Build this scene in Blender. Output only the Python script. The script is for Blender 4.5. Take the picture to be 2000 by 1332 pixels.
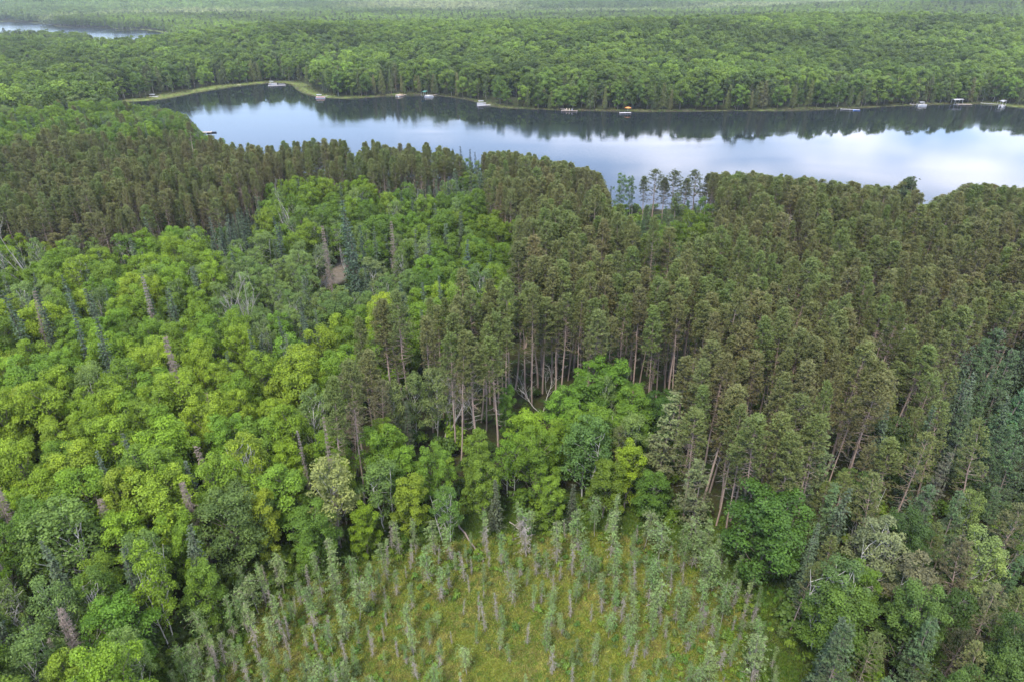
import bpy, math, random
import numpy as np
from mathutils import Vector
random.seed(11)
rng = np.random.default_rng(11)
R = math.radians
PI = math.pi
for o in list(bpy.data.objects): bpy.data.objects.remove(o, do_unlink=True)
S = bpy.context.scene
COL = S.collection

# ------------------------------------------------------------------ camera, world, sun, exposure
CAMZ, PITCH, FPX = 70.0, 27.6, 1333.0
cd = bpy.data.cameras.new("camera"); cam = bpy.data.objects.new("camera", cd); COL.objects.link(cam)
cam.location = (0, 0, CAMZ); cam.rotation_euler = (R(90 - PITCH), 0, 0)
cd.sensor_width = 36; cd.lens = 24; cd.clip_start = 1; cd.clip_end = 20000
S.camera = cam
SUN_EL, SUN_AZ = 57, 205          # azimuth measured clockwise from +Y (where the sun stands)
W = bpy.data.worlds.new("World"); S.world = W; W.use_nodes = True
def build_world():
    nt = W.node_tree; N = nt.nodes; L = nt.links; N.clear()
    out = N.new('ShaderNodeOutputWorld'); bg = N.new('ShaderNodeBackground'); bg.inputs[1].default_value = 0.15
    sky = N.new('ShaderNodeTexSky'); sky.sky_type = 'NISHITA'; sky.sun_disc = False
    sky.sun_elevation = R(SUN_EL); sky.sun_rotation = R(SUN_AZ); sky.air_density = 1.25; sky.dust_density = 0.2; sky.ozone_density = 1.0
    tc = N.new('ShaderNodeTexCoord'); sep = N.new('ShaderNodeSeparateXYZ'); L.new(tc.outputs['Generated'], sep.inputs[0])
    zz = N.new('ShaderNodeMath'); zz.operation = 'MAXIMUM'; L.new(sep.outputs[2], zz.inputs[0]); zz.inputs[1].default_value = 0.0
    za = N.new('ShaderNodeMath'); za.operation = 'ADD'; L.new(zz.outputs[0], za.inputs[0]); za.inputs[1].default_value = 0.12
    dx = N.new('ShaderNodeMath'); dx.operation = 'DIVIDE'; L.new(sep.outputs[0], dx.inputs[0]); L.new(za.outputs[0], dx.inputs[1])
    dy = N.new('ShaderNodeMath'); dy.operation = 'DIVIDE'; L.new(sep.outputs[1], dy.inputs[0]); L.new(za.outputs[0], dy.inputs[1])
    cb = N.new('ShaderNodeCombineXYZ'); L.new(dx.outputs[0], cb.inputs[0]); L.new(dy.outputs[0], cb.inputs[1])
    nz = N.new('ShaderNodeTexNoise'); nz.inputs['Scale'].default_value = CLOUD_SCALE; nz.inputs['Detail'].default_value = 7; nz.inputs['Roughness'].default_value = 0.5
    mp = N.new('ShaderNodeMapping'); mp.inputs['Location'].default_value = CLOUD_LOC; L.new(cb.outputs[0], mp.inputs[0]); L.new(mp.outputs[0], nz.inputs['Vector'])
    # more cloud towards the right of the view
    sx = N.new('ShaderNodeMath'); sx.operation = 'MULTIPLY_ADD'; L.new(sep.outputs[0], sx.inputs[0]); sx.inputs[1].default_value = 0.30; L.new(nz.outputs[0], sx.inputs[2])
    cr = N.new('ShaderNodeValToRGB'); cr.color_ramp.elements[0].position = 0.52; cr.color_ramp.elements[1].position = 0.76
    cr.color_ramp.elements[0].color = (.16, .16, .16, 1); cr.color_ramp.elements[1].color = (1, 1, 1, 1); L.new(sx.outputs[0], cr.inputs[0])
    mx = N.new('ShaderNodeMix'); mx.data_type = 'RGBA'; L.new(cr.outputs[0], mx.inputs[0]); hue_ = N.new('ShaderNodeMix'); hue_.data_type = 'RGBA'; hue_.blend_type = 'MULTIPLY'; hue_.inputs[0].default_value = 1; hue_.inputs[7].default_value = (.80, .93, 1.22, 1); L.new(sky.outputs[0], hue_.inputs[6]); L.new(hue_.outputs[2], mx.inputs[6]); mx.inputs[7].default_value = CLOUD_COL
    L.new(mx.outputs[2], bg.inputs[0]); L.new(bg.outputs[0], out.inputs[0])
CLOUD_SCALE, CLOUD_LOC, CLOUD_COL = 1.5, (3.1, 0.4, 0), (11.2, 11.6, 13.6, 1)
build_world()
sd = bpy.data.lights.new("sun", 'SUN'); sun = bpy.data.objects.new("sun", sd); COL.objects.link(sun)
sd.energy = 3.2; sd.angle = R(14); sd.color = (1.0, 0.93, 0.80)
_d = Vector((math.sin(R(SUN_AZ)) * math.cos(R(SUN_EL)), math.cos(R(SUN_AZ)) * math.cos(R(SUN_EL)), math.sin(R(SUN_EL))))
sun.rotation_euler = _d.to_track_quat('Z', 'Y').to_euler()
S.view_settings.view_transform = 'Standard'; S.view_settings.look = 'None'; S.view_settings.gamma = 1
S.view_settings.exposure = 1.0
cy = S.cycles
cy.max_bounces = 5; cy.diffuse_bounces = 2; cy.glossy_bounces = 2; cy.transmission_bounces = 3; cy.volume_bounces = 1; cy.transparent_max_bounces = 4
cy.use_denoising = True; cy.denoiser = 'OPENIMAGEDENOISE'; cy.denoising_input_passes = 'RGB_ALBEDO_NORMAL'; cy.denoising_prefilter = 'ACCURATE'
cy.sample_clamp_indirect = 4

# ------------------------------------------------------------------ mapping between the photograph and the place
cp, sp_ = math.cos(R(PITCH)), math.sin(R(PITCH))
def gp(px, py, z=0.0):
    u, v = (px - 1000) / FPX, (666 - py) / FPX
    d = np.array([u, cp + v * sp_, -sp_ + v * cp])
    t = (z - CAMZ) / d[2]
    return d[0] * t, d[1] * t
def proj(x, y, z):
    x, y, z = np.asarray(x, float), np.asarray(y, float), np.asarray(z, float) - CAMZ
    dep = y * cp - z * sp_; up = y * sp_ + z * cp
    return 1000 + FPX * x / dep, 666 - FPX * up / dep
def inpoly(px, py, poly):
    px, py = np.asarray(px, float), np.asarray(py, float)
    r = np.zeros(np.broadcast(px, py).shape, bool); n = len(poly)
    for i in range(n):
        x1, y1 = poly[i]; x2, y2 = poly[(i + 1) % n]
        if y1 == y2: continue
        c = ((y1 > py) != (y2 > py)) & (px < (x2 - x1) * (py - y1) / (y2 - y1) + x1)
        r ^= c
    return r
def sdist(x, y, poly):
    """distance to the outline, negative inside"""
    x, y = np.asarray(x, float), np.asarray(y, float)
    d = np.full(x.shape, 1e9); n = len(poly)
    for i in range(n):
        ax, ay = poly[i]; bx, by = poly[(i + 1) % n]
        ex, ey = bx - ax, by - ay; L2 = ex * ex + ey * ey + 1e-9
        t = np.clip(((x - ax) * ex + (y - ay) * ey) / L2, 0, 1)
        d = np.minimum(d, np.hypot(x - ax - t * ex, y - ay - t * ey))
    return np.where(inpoly(x, y, poly), -d, d)
def smooth_poly(pts, it=2):
    for _ in range(it):
        q = []
        for i in range(len(pts)):
            a, b = pts[i], pts[(i + 1) % len(pts)]
            q += [(a[0] * .75 + b[0] * .25, a[1] * .75 + b[1] * .25), (a[0] * .25 + b[0] * .75, a[1] * .25 + b[1] * .75)]
        pts = q
    return pts

FAR_SHORE = [(235, 203), (262, 199), (300, 197), (345, 190), (390, 181), (440, 172), (500, 165), (545, 162), (572, 166), (588, 182), (625, 192), (680, 194),
             (740, 190), (780, 187), (835, 187), (880, 190), (925, 198), (960, 209), (1000, 213), (1060, 215), (1120, 217), (1200, 218), (1300, 219),
             (1400, 218), (1500, 218), (1600, 215), (1680, 212), (1720, 210), (1800, 206), (1870, 204), (1920, 204), (1960, 208), (2010, 213), (2300, 225), (2900, 245)]
NEAR_SHORE = [(3100, 540), (2500, 480), (2200, 450), (2000, 432), (1800, 424), (1600, 416), (1400, 412), (1280, 411), (1200, 410), (1100, 388), (950, 362), (850, 350), (700, 345),
              (560, 338), (480, 326), (430, 300), (385, 275), (372, 245), (345, 222), (300, 210), (250, 208)]
LAKE = smooth_poly([gp(a, b) for a, b in FAR_SHORE + NEAR_SHORE], 1)
LAKE2 = smooth_poly([gp(a, b) for a, b in [(-500, 37), (0, 43), (60, 46), (105, 49), (112, 54), (200, 56), (300, 60), (340, 72), (334, 96), (300, 103), (230, 112), (205, 113), (193, 98), (130, 88), (60, 87), (0, 92), (-500, 100)]], 1)
ISLAND = (gp(243, 60)[0], gp(243, 60)[1])
BOG = [gp(a, b, 1.8) for a, b in [(300, 1500), (345, 1300), (420, 1235), (480, 1150), (560, 1115), (640, 1085), (730, 1062), (860, 1035), (960, 1018),
                                 (1100, 1008), (1290, 1022), (1380, 1055), (1430, 1110), (1470, 1150), (1495, 1230), (1520, 1300), (1600, 1500)]]
HILLS = [(440, 830, 400, 190, 21), (120, 700, 170, 90, 9), (1000, 1500, 420, 250, 30), (-230, 780, 200, 120, 12), (-60, 1050, 260, 110, 6),
         (-900, 2250, 700, 260, 22), (200, 2000, 500, 160, 12), (700, 2300, 380, 150, 20), (1400, 2600, 800, 400, 38), (-300, 3300, 1500, 400, 42), (-2500, 2600, 900, 700, 50), (2900, 1900, 700, 700, 55)]
def wob(x, y, s, k=0):
    return (np.sin(x / s * 1.3 + k) * np.cos(y / s * 1.1 - k * 2) + 0.6 * np.sin((x + y) / s * 2.3 + k * 3) + 0.5 * np.cos((x - 1.7 * y) / s * 1.9 + k)) / 2.1
def shore_dist(x, y):
    a = sdist(x, y, LAKE); b = sdist(x, y, LAKE2)
    b = np.maximum(b, 16 - np.hypot(x - ISLAND[0], (y - ISLAND[1]) * .7))
    return np.minimum(a, b)
def ground_z(x, y, sdv=None, bog=None):
    x, y = np.asarray(x, float), np.asarray(y, float)
    if sdv is None: sdv = shore_dist(x, y)
    if bog is None: bog = sdist(x, y, BOG)
    D = np.hypot(x, y)
    z = 0.25 + 1.55 * (1 - np.exp(-np.maximum(sdv, 0) / 14)) + np.clip(bog / 40, 0, 1) * 0.6 * wob(x, y, 22)
    h = np.zeros_like(x)
    for cx, cy_, a, b, hh in HILLS:
        h += hh * np.exp(-(((x - cx) / a) ** 2 + ((y - cy_) / b) ** 2) / 1.2)
    h += np.clip((D - 1600) / 1000, 0, 1) * 6 * (wob(x, y, 330, 1) + .4)
    k = np.clip((sdv - 8) / 170, 0, 1); k = k * k * (3 - 2 * k) * np.clip((D - 330) / 200, 0, 1)
    z = z + h * k
    return np.where(sdv < 0, np.maximum(-2.0, 0.25 + sdv * 0.22), z)

# ------------------------------------------------------------------ materials
def mat(name):
    m = bpy.data.materials.new(name); m.use_nodes = True; nt = m.node_tree
    return m, nt.nodes, nt.links, nt.nodes['Principled BSDF']
def plain(name, col, rough=0.6, metal=0.0, vary=0.25, scale=6.0):
    m, N, L, b = mat(name)
    nz = N.new('ShaderNodeTexNoise'); nz.inputs['Scale'].default_value = scale; nz.inputs['Detail'].default_value = 4
    tc = N.new('ShaderNodeTexCoord'); L.new(tc.outputs['Object'], nz.inputs['Vector'])
    mr = N.new('ShaderNodeMapRange'); mr.inputs[3].default_value = 1 - vary; mr.inputs[4].default_value = 1 + vary; L.new(nz.outputs[0], mr.inputs[0])
    vm = N.new('ShaderNodeVectorMath'); vm.operation = 'SCALE'; vm.inputs[0].default_value = col[:3]; L.new(mr.outputs[0], vm.inputs['Scale'])
    L.new(vm.outputs[0], b.inputs['Base Color']); b.inputs['Roughness'].default_value = rough; b.inputs['Metallic'].default_value = metal
    return m
def leafmat(name, trans=0.3, lo=0.58, hi=1.45, warm=(1.06, 1.03, .85), cool=(.93, .98, 1.1)):
    m, N, L, b = mat(name)
    at = N.new('ShaderNodeAttribute'); at.attribute_type = 'INSTANCER'; at.attribute_name = 'tint'
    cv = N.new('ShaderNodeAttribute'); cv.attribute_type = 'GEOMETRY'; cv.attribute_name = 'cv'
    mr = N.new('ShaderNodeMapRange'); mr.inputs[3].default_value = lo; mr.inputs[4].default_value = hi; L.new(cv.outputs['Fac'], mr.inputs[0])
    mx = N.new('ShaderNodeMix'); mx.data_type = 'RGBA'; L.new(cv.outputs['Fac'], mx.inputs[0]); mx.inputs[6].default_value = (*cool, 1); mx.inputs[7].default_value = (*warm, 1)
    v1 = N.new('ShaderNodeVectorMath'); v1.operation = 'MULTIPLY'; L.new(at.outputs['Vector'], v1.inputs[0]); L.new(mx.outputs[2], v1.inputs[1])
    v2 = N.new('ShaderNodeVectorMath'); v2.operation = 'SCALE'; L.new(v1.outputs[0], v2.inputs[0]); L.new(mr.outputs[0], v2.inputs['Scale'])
    b.inputs['Roughness'].default_value = 0.55; b.inputs['Specular IOR Level'].default_value = 0.25
    L.new(v2.outputs[0], b.inputs['Base Color'])
    tr = N.new('ShaderNodeBsdfTranslucent'); L.new(v2.outputs[0], tr.inputs[0])
    ms = N.new('ShaderNodeMixShader'); ms.inputs[0].default_value = trans
    L.new(b.outputs[0], ms.inputs[1]); L.new(tr.outputs[0], ms.inputs[2]); L.new(ms.outputs[0], N['Material Output'].inputs[0])
    return m
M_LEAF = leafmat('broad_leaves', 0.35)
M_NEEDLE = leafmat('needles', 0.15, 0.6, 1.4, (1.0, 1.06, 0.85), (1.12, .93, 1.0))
M_PBARK = plain('pine_bark', (0.29, 0.215, 0.175), 0.9, 0, 0.35, 3)
M_BARK = plain('grey_bark', (0.15, 0.125, 0.10), 0.9, 0, 0.35, 3)
M_WBARK = plain('white_bark', (0.40, 0.38, 0.34), 0.8, 0, 0.3, 2.5)
M_DEAD = plain('dead_wood', (0.32, 0.29, 0.26), 0.9, 0, 0.25, 3)
M_DBROWN = plain('dead_twigs', (0.21, 0.165, 0.135), 0.95, 0, 0.3, 2)
M_GREY = plain('lichen_twigs', (0.25, 0.22, 0.185), 0.95, 0, 0.3, 2)
M_RUST = plain('rust_needles', (0.145, 0.115, 0.085), 0.95, 0, 0.35, 2)

def ground_mat():
    m, N, L, b = mat('ground_cover')
    geo = N.new('ShaderNodeNewGeometry')
    def att(n):
        a = N.new('ShaderNodeAttribute'); a.attribute_type = 'GEOMETRY'; a.attribute_name = n; return a.outputs['Fac']
    def noise(s, d=6, r=0.6):
        n = N.new('ShaderNodeTexNoise'); n.inputs['Scale'].default_value = s; n.inputs['Detail'].default_value = d; n.inputs['Roughness'].default_value = r
        L.new(geo.outputs['Position'], n.inputs['Vector']); return n.outputs[0]
    def ramp(f, stops):
        r = N.new('ShaderNodeValToRGB'); e = r.color_ramp.elements
        while len(e) > 1: e.remove(e[-1])
        e[0].position, e[0].color = stops[0][0], (*stops[0][1], 1)
        for p, c in stops[1:]:
            q = e.new(p); q.color = (*c, 1)
        L.new(f, r.inputs[0]); return r.outputs[0]
    def mix(f, a, c):
        x = N.new('ShaderNodeMix'); x.data_type = 'RGBA'; L.new(f, x.inputs[0]); L.new(a, x.inputs[6]); L.new(c, x.inputs[7]); return x.outputs[2]
    floor_ = ramp(noise(0.5, 8), [(0.35, (0.02, 0.018, 0.01)), (0.5, (0.035, 0.035, 0.012)), (0.62, (0.03, 0.055, 0.012)), (0.75, (0.06, 0.045, 0.03))])
    bogf = ramp(noise(0.9, 10, 0.72), [(0.3, (0.030, 0.055, 0.010)), (0.42, (0.075, 0.105, 0.017)), (0.5, (0.128, 0.148, 0.026)), (0.58, (0.185, 0.185, 0.040)), (0.7, (0.12, 0.10, 0.035))])
    bogg = ramp(noise(1.3, 9, 0.7), [(0.3, (0.012, 0.03, 0.005)), (0.5, (0.03, 0.065, 0.008)), (0.68, (0.06, 0.09, 0.015))])
    wet = ramp(noise(0.11, 4), [(0.42, (0, 0, 0)), (0.62, (1, 1, 1))])
    msh = ramp(noise(0.35, 8), [(0.3, (0.07, 0.11, 0.025)), (0.5, (0.13, 0.17, 0.045)), (0.7, (0.17, 0.14, 0.07))])
    dirt = ramp(noise(1.2, 6), [(0.3, (0.10, 0.085, 0.065)), (0.7, (0.17, 0.145, 0.12))])
    mud = ramp(noise(0.6, 6), [(0.3, (0.03, 0.028, 0.02)), (0.7, (0.08, 0.065, 0.045))])
    fld = ramp(noise(0.02, 6), [(0.3, (0.30, 0.27, 0.14)), (0.7, (0.45, 0.38, 0.22))])
    c = mix(att('bog'), floor_, bogf)
    c = mix(att('bog_edge'), c, bogg)
    wm = N.new('ShaderNodeMath'); wm.operation = 'MULTIPLY'; L.new(wet, wm.inputs[0]); L.new(att('bog'), wm.inputs[1])
    wm2 = N.new('ShaderNodeMath'); wm2.operation = 'MULTIPLY'; L.new(wm.outputs[0], wm2.inputs[0]); wm2.inputs[1].default_value = 0.55
    c = mix(wm2.outputs[0], c, bogg)
    c = mix(att('marsh'), c, msh); c = mix(att('mud'), c, mud); c = mix(att('dirt'), c, dirt); c = mix(att('field'), c, fld)
    L.new(c, b.inputs['Base Color']); b.inputs['Roughness'].default_value = 0.95; b.inputs['Specular IOR Level'].default_value = 0.1
    bp = N.new('ShaderNodeBump'); bp.inputs['Strength'].default_value = 0.8; bp.inputs['Distance'].default_value = 0.25
    L.new(noise(2.6, 8, 0.7), bp.inputs['Height']); L.new(bp.outputs[0], b.inputs['Normal'])
    return m
def water_mat(nm='lake_water', r0=.035, r1=.10, k=1.0):
    m, N, L, b = mat(nm)
    b.inputs['Base Color'].default_value = (0.010, 0.014, 0.016, 1); b.inputs['IOR'].default_value = 1.333
    b.inputs['Specular IOR Level'].default_value = 0.5
    geo = N.new('ShaderNodeNewGeometry')
    mp = N.new('ShaderNodeMapping'); mp.inputs['Scale'].default_value = (0.0045, 0.016, 1); mp.inputs['Rotation'].default_value = (0, 0, R(12)); L.new(geo.outputs['Position'], mp.inputs[0])
    n1 = N.new('ShaderNodeTexNoise'); n1.inputs['Scale'].default_value = 1; n1.inputs['Detail'].default_value = 3; n1.inputs['Distortion'].default_value = 0.6; L.new(mp.outputs[0], n1.inputs['Vector'])
    cr = N.new('ShaderNodeMapRange'); cr.inputs[1].default_value = 0.48; cr.inputs[2].default_value = 0.66; L.new(n1.outputs[0], cr.inputs[0])     # breeze lanes
    ro = N.new('ShaderNodeMapRange'); ro.inputs[3].default_value = r0; ro.inputs[4].default_value = r1; L.new(cr.outputs[0], ro.inputs[0]); L.new(ro.outputs[0], b.inputs['Roughness'])
    n2 = N.new('ShaderNodeTexNoise'); n2.inputs['Scale'].default_value = 0.9; n2.inputs['Detail'].default_value = 3; L.new(geo.outputs['Position'], n2.inputs['Vector'])
    st = N.new('ShaderNodeMapRange'); st.inputs[3].default_value = 0.015 * k; st.inputs[4].default_value = 0.10 * k; L.new(cr.outputs[0], st.inputs[0])
    bp = N.new('ShaderNodeBump'); bp.inputs['Distance'].default_value = 0.3; L.new(st.outputs[0], bp.inputs['Strength']); L.new(n2.outputs[0], bp.inputs['Height']); L.new(bp.outputs[0], b.inputs['Normal'])
    return m
M_GROUND, M_WATER, M_WATER2 = ground_mat(), water_mat(), water_mat('ruffled_water', .14, .2, 2.0)

# ------------------------------------------------------------------ mesh building
class MB:
    def __init__(s): s.v, s.f, s.c, s.m, s.n, s.mats = [], [], [], [], 0, []
    def slot(s, m):
        if m not in s.mats: s.mats.append(m)
        return s.mats.index(m)
    def add(s, v, f, m, cv=0.5):
        v = np.asarray(v, float).reshape(-1, 3); f = np.asarray(f, int).reshape(-1, 4)
        s.v.append(v); s.f.append(f + s.n); s.n += len(v)
        s.c.append(np.broadcast_to(np.asarray(cv, float), (len(v),)).copy()); s.m.append(np.full(len(f), s.slot(m)))
    def join(s, o):
        for v, f, c, m in zip(o.v, o.f, o.c, o.m):
            remap = np.array([s.slot(x) for x in o.mats])
            s.v.append(v); s.f.append(f + s.n); s.c.append(c); s.m.append(remap[m])
        # faces of o index into o's running count, so shifting by s.n once is right
        s.n += o.n
    def mesh(s, name, smooth=False):
        me = bpy.data.meshes.new(name)
        v = np.concatenate(s.v); f = np.concatenate(s.f); c = np.concatenate(s.c); m = np.concatenate(s.m)
        me.vertices.add(len(v)); me.vertices.foreach_set('co', v.ravel())
        me.loops.add(len(f) * 4); me.loops.foreach_set('vertex_index', f.ravel())
        me.polygons.add(len(f)); me.polygons.foreach_set('loop_start', np.arange(len(f)) * 4)
        me.polygons.foreach_set('material_index', m)
        if smooth: me.polygons.foreach_set('use_smooth', np.ones(len(f), bool))
        a = me.attributes.new('cv', 'FLOAT', 'POINT'); a.data.foreach_set('value', c)
        for x in s.mats: me.materials.append(x)
        me.update(calc_edges=True); me.validate()
        return me
def nrmz(a): return a / (np.linalg.norm(a, axis=-1, keepdims=True) + 1e-9)
def cards(mb, c, n, w, l, m, cv, axis=None):
    """rhombus leaves: centre, normal, width, length; axis = long direction if given"""
    c, n = np.asarray(c, float), nrmz(np.asarray(n, float)); k = len(c)
    if k == 0: return
    if axis is None: axis = rng.normal(size=(k, 3))
    axis = np.asarray(axis, float); b = nrmz(axis - (axis * n).sum(1, keepdims=True) * n); t = np.cross(n, b)
    w = np.broadcast_to(w, (k,))[:, None] / 2; l = np.broadcast_to(l, (k,))[:, None] / 2
    o = rng.uniform(-.25, .25, (k, 1))
    v = np.stack([c - b * l, c + t * w + b * l * o, c + b * l, c - t * w + b * l * o], 1).reshape(-1, 3)
    mb.add(v, np.arange(4 * k).reshape(k, 4), m, np.repeat(np.clip(np.broadcast_to(cv, (k,)), 0, 1), 4))
def tube(mb, pts, rad, m, sides=6, cv=0.5):
    pts = np.asarray(pts, float); k = len(pts); rad = np.broadcast_to(rad, (k,))
    d = nrmz(np.gradient(pts, axis=0)); ref = np.where(np.abs(d[:, 2:3]) > 0.9, np.array([[1., 0, 0]]), np.array([[0, 0, 1.]]))
    a = nrmz(np.cross(d, ref)); b = np.cross(d, a); th = np.arange(sides) * 2 * PI / sides
    v = pts[:, None] + rad[:, None, None] * (a[:, None] * np.cos(th)[None, :, None] + b[:, None] * np.sin(th)[None, :, None])
    f = [[i * sides + j, i * sides + (j + 1) % sides, (i + 1) * sides + (j + 1) % sides, (i + 1) * sides + j] for i in range(k - 1) for j in range(sides)]
    mb.add(v, f, m, cv)
def box(mb, lo, hi, m, cv=0.5):
    x0, y0, z0 = lo; x1, y1, z1 = hi
    v = [(x0, y0, z0), (x1, y0, z0), (x1, y1, z0), (x0, y1, z0), (x0, y0, z1), (x1, y0, z1), (x1, y1, z1), (x0, y1, z1)]
    mb.add(v, [(3, 2, 1, 0), (4, 5, 6, 7), (0, 1, 5, 4), (1, 2, 6, 5), (2, 3, 7, 6), (3, 0, 4, 7)], m, cv)
def sph(k):
    return nrmz(rng.normal(size=(k, 3)))
def limb(p0, p1, sag=0.0, k=4, j=0.0):
    t = np.linspace(0, 1, k)[:, None]; p = np.asarray(p0) * (1 - t) + np.asarray(p1) * t
    p[:, 2:3] += sag * 4 * t * (1 - t); p[1:-1] += rng.normal(size=(k - 2, 3)) * j
    return p

def clump_leaves(mb, c, rc, count, size, cvb, squash=0.82, mat_=None, up=0.55):
    d = sph(count); d[:, 2] = np.where(d[:, 2] < -0.35, -d[:, 2], d[:, 2])
    r = rc * rng.uniform(0.72, 1.08, (count, 1)) ** 1
    p = c + d * r * np.array([1, 1, squash])
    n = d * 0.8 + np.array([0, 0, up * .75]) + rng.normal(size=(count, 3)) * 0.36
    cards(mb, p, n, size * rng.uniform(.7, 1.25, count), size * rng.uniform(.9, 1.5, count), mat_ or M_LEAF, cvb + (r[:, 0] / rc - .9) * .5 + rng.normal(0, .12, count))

def broadleaf(H=15., Rc=4.4, base=0.3, G=32, per=7, cnt=84, leaf=0.19, rc=(.45, .80), trunk=M_BARK, tr=0.2, lod=False, pointed=0.0, airy=0.0, stems=1):
    """G boughs on an uneven dome, each ending in `per` leafy lobes"""
    cr, tk = MB(), MB(); zb = H * base; zc = (H - zb)
    lob = rng.uniform(0, 2 * PI, 3); lean = rng.normal(0, .3, 2); ends = []
    for i in range(G):
        u = ((i + rng.uniform(0, 1)) / G) ** 0.75
        a = i * 2.39996 + rng.normal(0, .4)
        prof = math.sqrt(max(0.03, 1 - ((u - 0.4) / 0.66) ** 2)) if u > 0.4 else 0.62 + 0.38 * (u / 0.4) ** 0.6
        prof *= (1 - pointed * u * 0.5)
        rr = Rc * prof * (1 + 0.14 * math.sin(2 * a + lob[0]) + 0.12 * math.sin(3 * a + lob[1])) * rng.uniform(0.8, 1.12)
        if airy and rng.random() < airy * 0.25: continue
        c0 = np.array([math.cos(a) * rr * .8 + lean[0] * u, math.sin(a) * rr * .8 + lean[1] * u, zb + .6 + u * (zc - 1.7) + rng.normal(0, .35)])
        out = nrmz(np.array([math.cos(a) * (1.1 - u), math.sin(a) * (1.1 - u), .25 + u * .9])); gs_ = rng.uniform(.35, .65); ends.append(c0)
        gr = Rc * .23 * rng.uniform(.85, 1.25)
        for k in range(per):
            d = nrmz(rng.normal(size=3) * [1, 1, .75] + out * .95); rcl = rng.uniform(*rc)
            c = c0 + d * gr * rng.uniform(.5, 1.1) * [1, 1, 1.1]; c[2] = min(c[2], H - rcl * .6)
            if airy and rng.random() < airy * 0.4: continue
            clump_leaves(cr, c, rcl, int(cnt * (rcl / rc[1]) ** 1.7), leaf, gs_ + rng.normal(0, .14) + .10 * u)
    for i in range(int(G * (0.25 if lod else .5))):
        u = rng.uniform(.1, .85); a = rng.uniform(0, 6.28); r2 = Rc * .5 * rng.uniform(.1, 1)
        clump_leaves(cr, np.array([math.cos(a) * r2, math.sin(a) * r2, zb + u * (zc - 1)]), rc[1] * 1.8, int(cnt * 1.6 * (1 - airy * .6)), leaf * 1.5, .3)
    for s in range(stems):
        off = rng.normal(0, .4 * (stems > 1), 2); top = np.array([off[0] * 2.5 + lean[0], off[1] * 2.5 + lean[1], H * .84])
        tp = limb((off[0], off[1], -0.3), top, 0, 6, .12); tube(tk, tp, np.linspace(tr, tr * .18, 6), trunk, 5 if not lod else 3)
        if not lod:
            for c in ends:
                if stems > 1 and rng.random() < .5: continue
                t = min(.92, max(.2, (c[2] - 1.6 - rng.uniform(0, 2)) / (H * .86))); q = tp[0] * (1 - t) + tp[-1] * t
                tube(tk, limb(q, c, -.25, 4, .15), np.linspace(tr * .34, .02, 4), trunk, 4)
    return {'trunk': tk, 'crown': cr}

def tufts(mb, p, d, cnt, ln, wd, cvb, spread=0.75, m=None, shell=.5):
    p = np.repeat(p, cnt, 0); d = np.repeat(d, cnt, 0); k = len(p)
    ax = nrmz(d + rng.normal(size=(k, 3)) * spread); ll = ln * rng.uniform(.7, 1.2, k)
    cv = np.repeat(np.broadcast_to(cvb, (len(p) // cnt,)), cnt) + rng.normal(0, .1, k)
    cards(mb, p + ax * ll[:, None] * .5, np.cross(ax, rng.normal(size=(k, 3))) + [0, 0, .25] + d * shell, wd, ll, m or M_NEEDLE, cv, ax)

def red_pine(H=22., Rc=1.5, cb=0.46, dense=0.68, whorl=0.42, nb=7, tcount=8, lod=False):
    """bare trunk, a thin brownish lower crown from cb, a full oval green head from `dense` upwards"""
    cr, tk = MB(), MB(); lean = rng.normal(0, .3, 2)
    tp = limb((0, 0, -.3), (lean[0], lean[1], H * .97), 0, 6, .05); tube(tk, tp, np.linspace(.17, .03, 6), M_PBARK, 5 if not lod else 3)
    z = H * cb; side = rng.uniform(0, 6.28)
    while z < H * .99:
        u = (z - H * cb) / (H * (1 - cb)); v = (z / H - dense) / (1 - dense); q0 = np.array([lean[0], lean[1], 0]) * (z / H) + [0, 0, z]
        if v < 0: L = Rc * (.75 + .3 * rng.random()); k = int(nb * .55) if not lod else nb - 2
        else: L = Rc * math.sqrt(max(.05, 1 - (max(0, v - .25) / .78) ** 2)); k = nb
        for i in range(k):
            a = rng.uniform(0, 2 * PI); Lb = L * rng.uniform(.78, 1.08) * (1 + .12 * math.cos(a - side)) * (rng.uniform(.6, 1.2) if v < 0 else 1)
            el = R((4 if v < 0 else 14 + 50 * v) + rng.normal(0, 9)); dv = np.array([math.cos(a) * math.cos(el), math.sin(a) * math.cos(el), math.sin(el)])
            q1 = q0 + dv * Lb
            if not lod and (v < .15 or rng.random() < .3): tube(tk, limb(q0, q1, -.08, 3, .03), [.032, .022, .01], M_PBARK, 3)
            n = tcount if v >= 0 else max(2, tcount // 2); t = rng.uniform(.45, 1.0, n)[:, None] ** .8
            pp = q0 + (q1 - q0) * t + rng.normal(size=(n, 3)) * [.2, .2, .12]
            up_ = nrmz(dv + [0, 0, .9])
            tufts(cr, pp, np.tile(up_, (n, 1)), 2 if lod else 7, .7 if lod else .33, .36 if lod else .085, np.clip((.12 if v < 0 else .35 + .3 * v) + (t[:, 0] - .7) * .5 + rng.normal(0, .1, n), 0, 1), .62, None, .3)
        z += whorl * rng.uniform(.7, 1.3)
    if not lod:
        for i in range(16):
            z = H * rng.uniform(.26, cb); a = rng.uniform(0, 6.28); l = rng.uniform(.5, 1.5)
            q0 = np.array([lean[0] * z / H, lean[1] * z / H, z]); tube(tk, limb(q0, q0 + [math.cos(a) * l, math.sin(a) * l, rng.normal(0, .2)], -.1, 3, .04), [.022, .015, .006], M_DEAD, 3)
    return {'trunk': tk, 'crown': cr}

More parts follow.
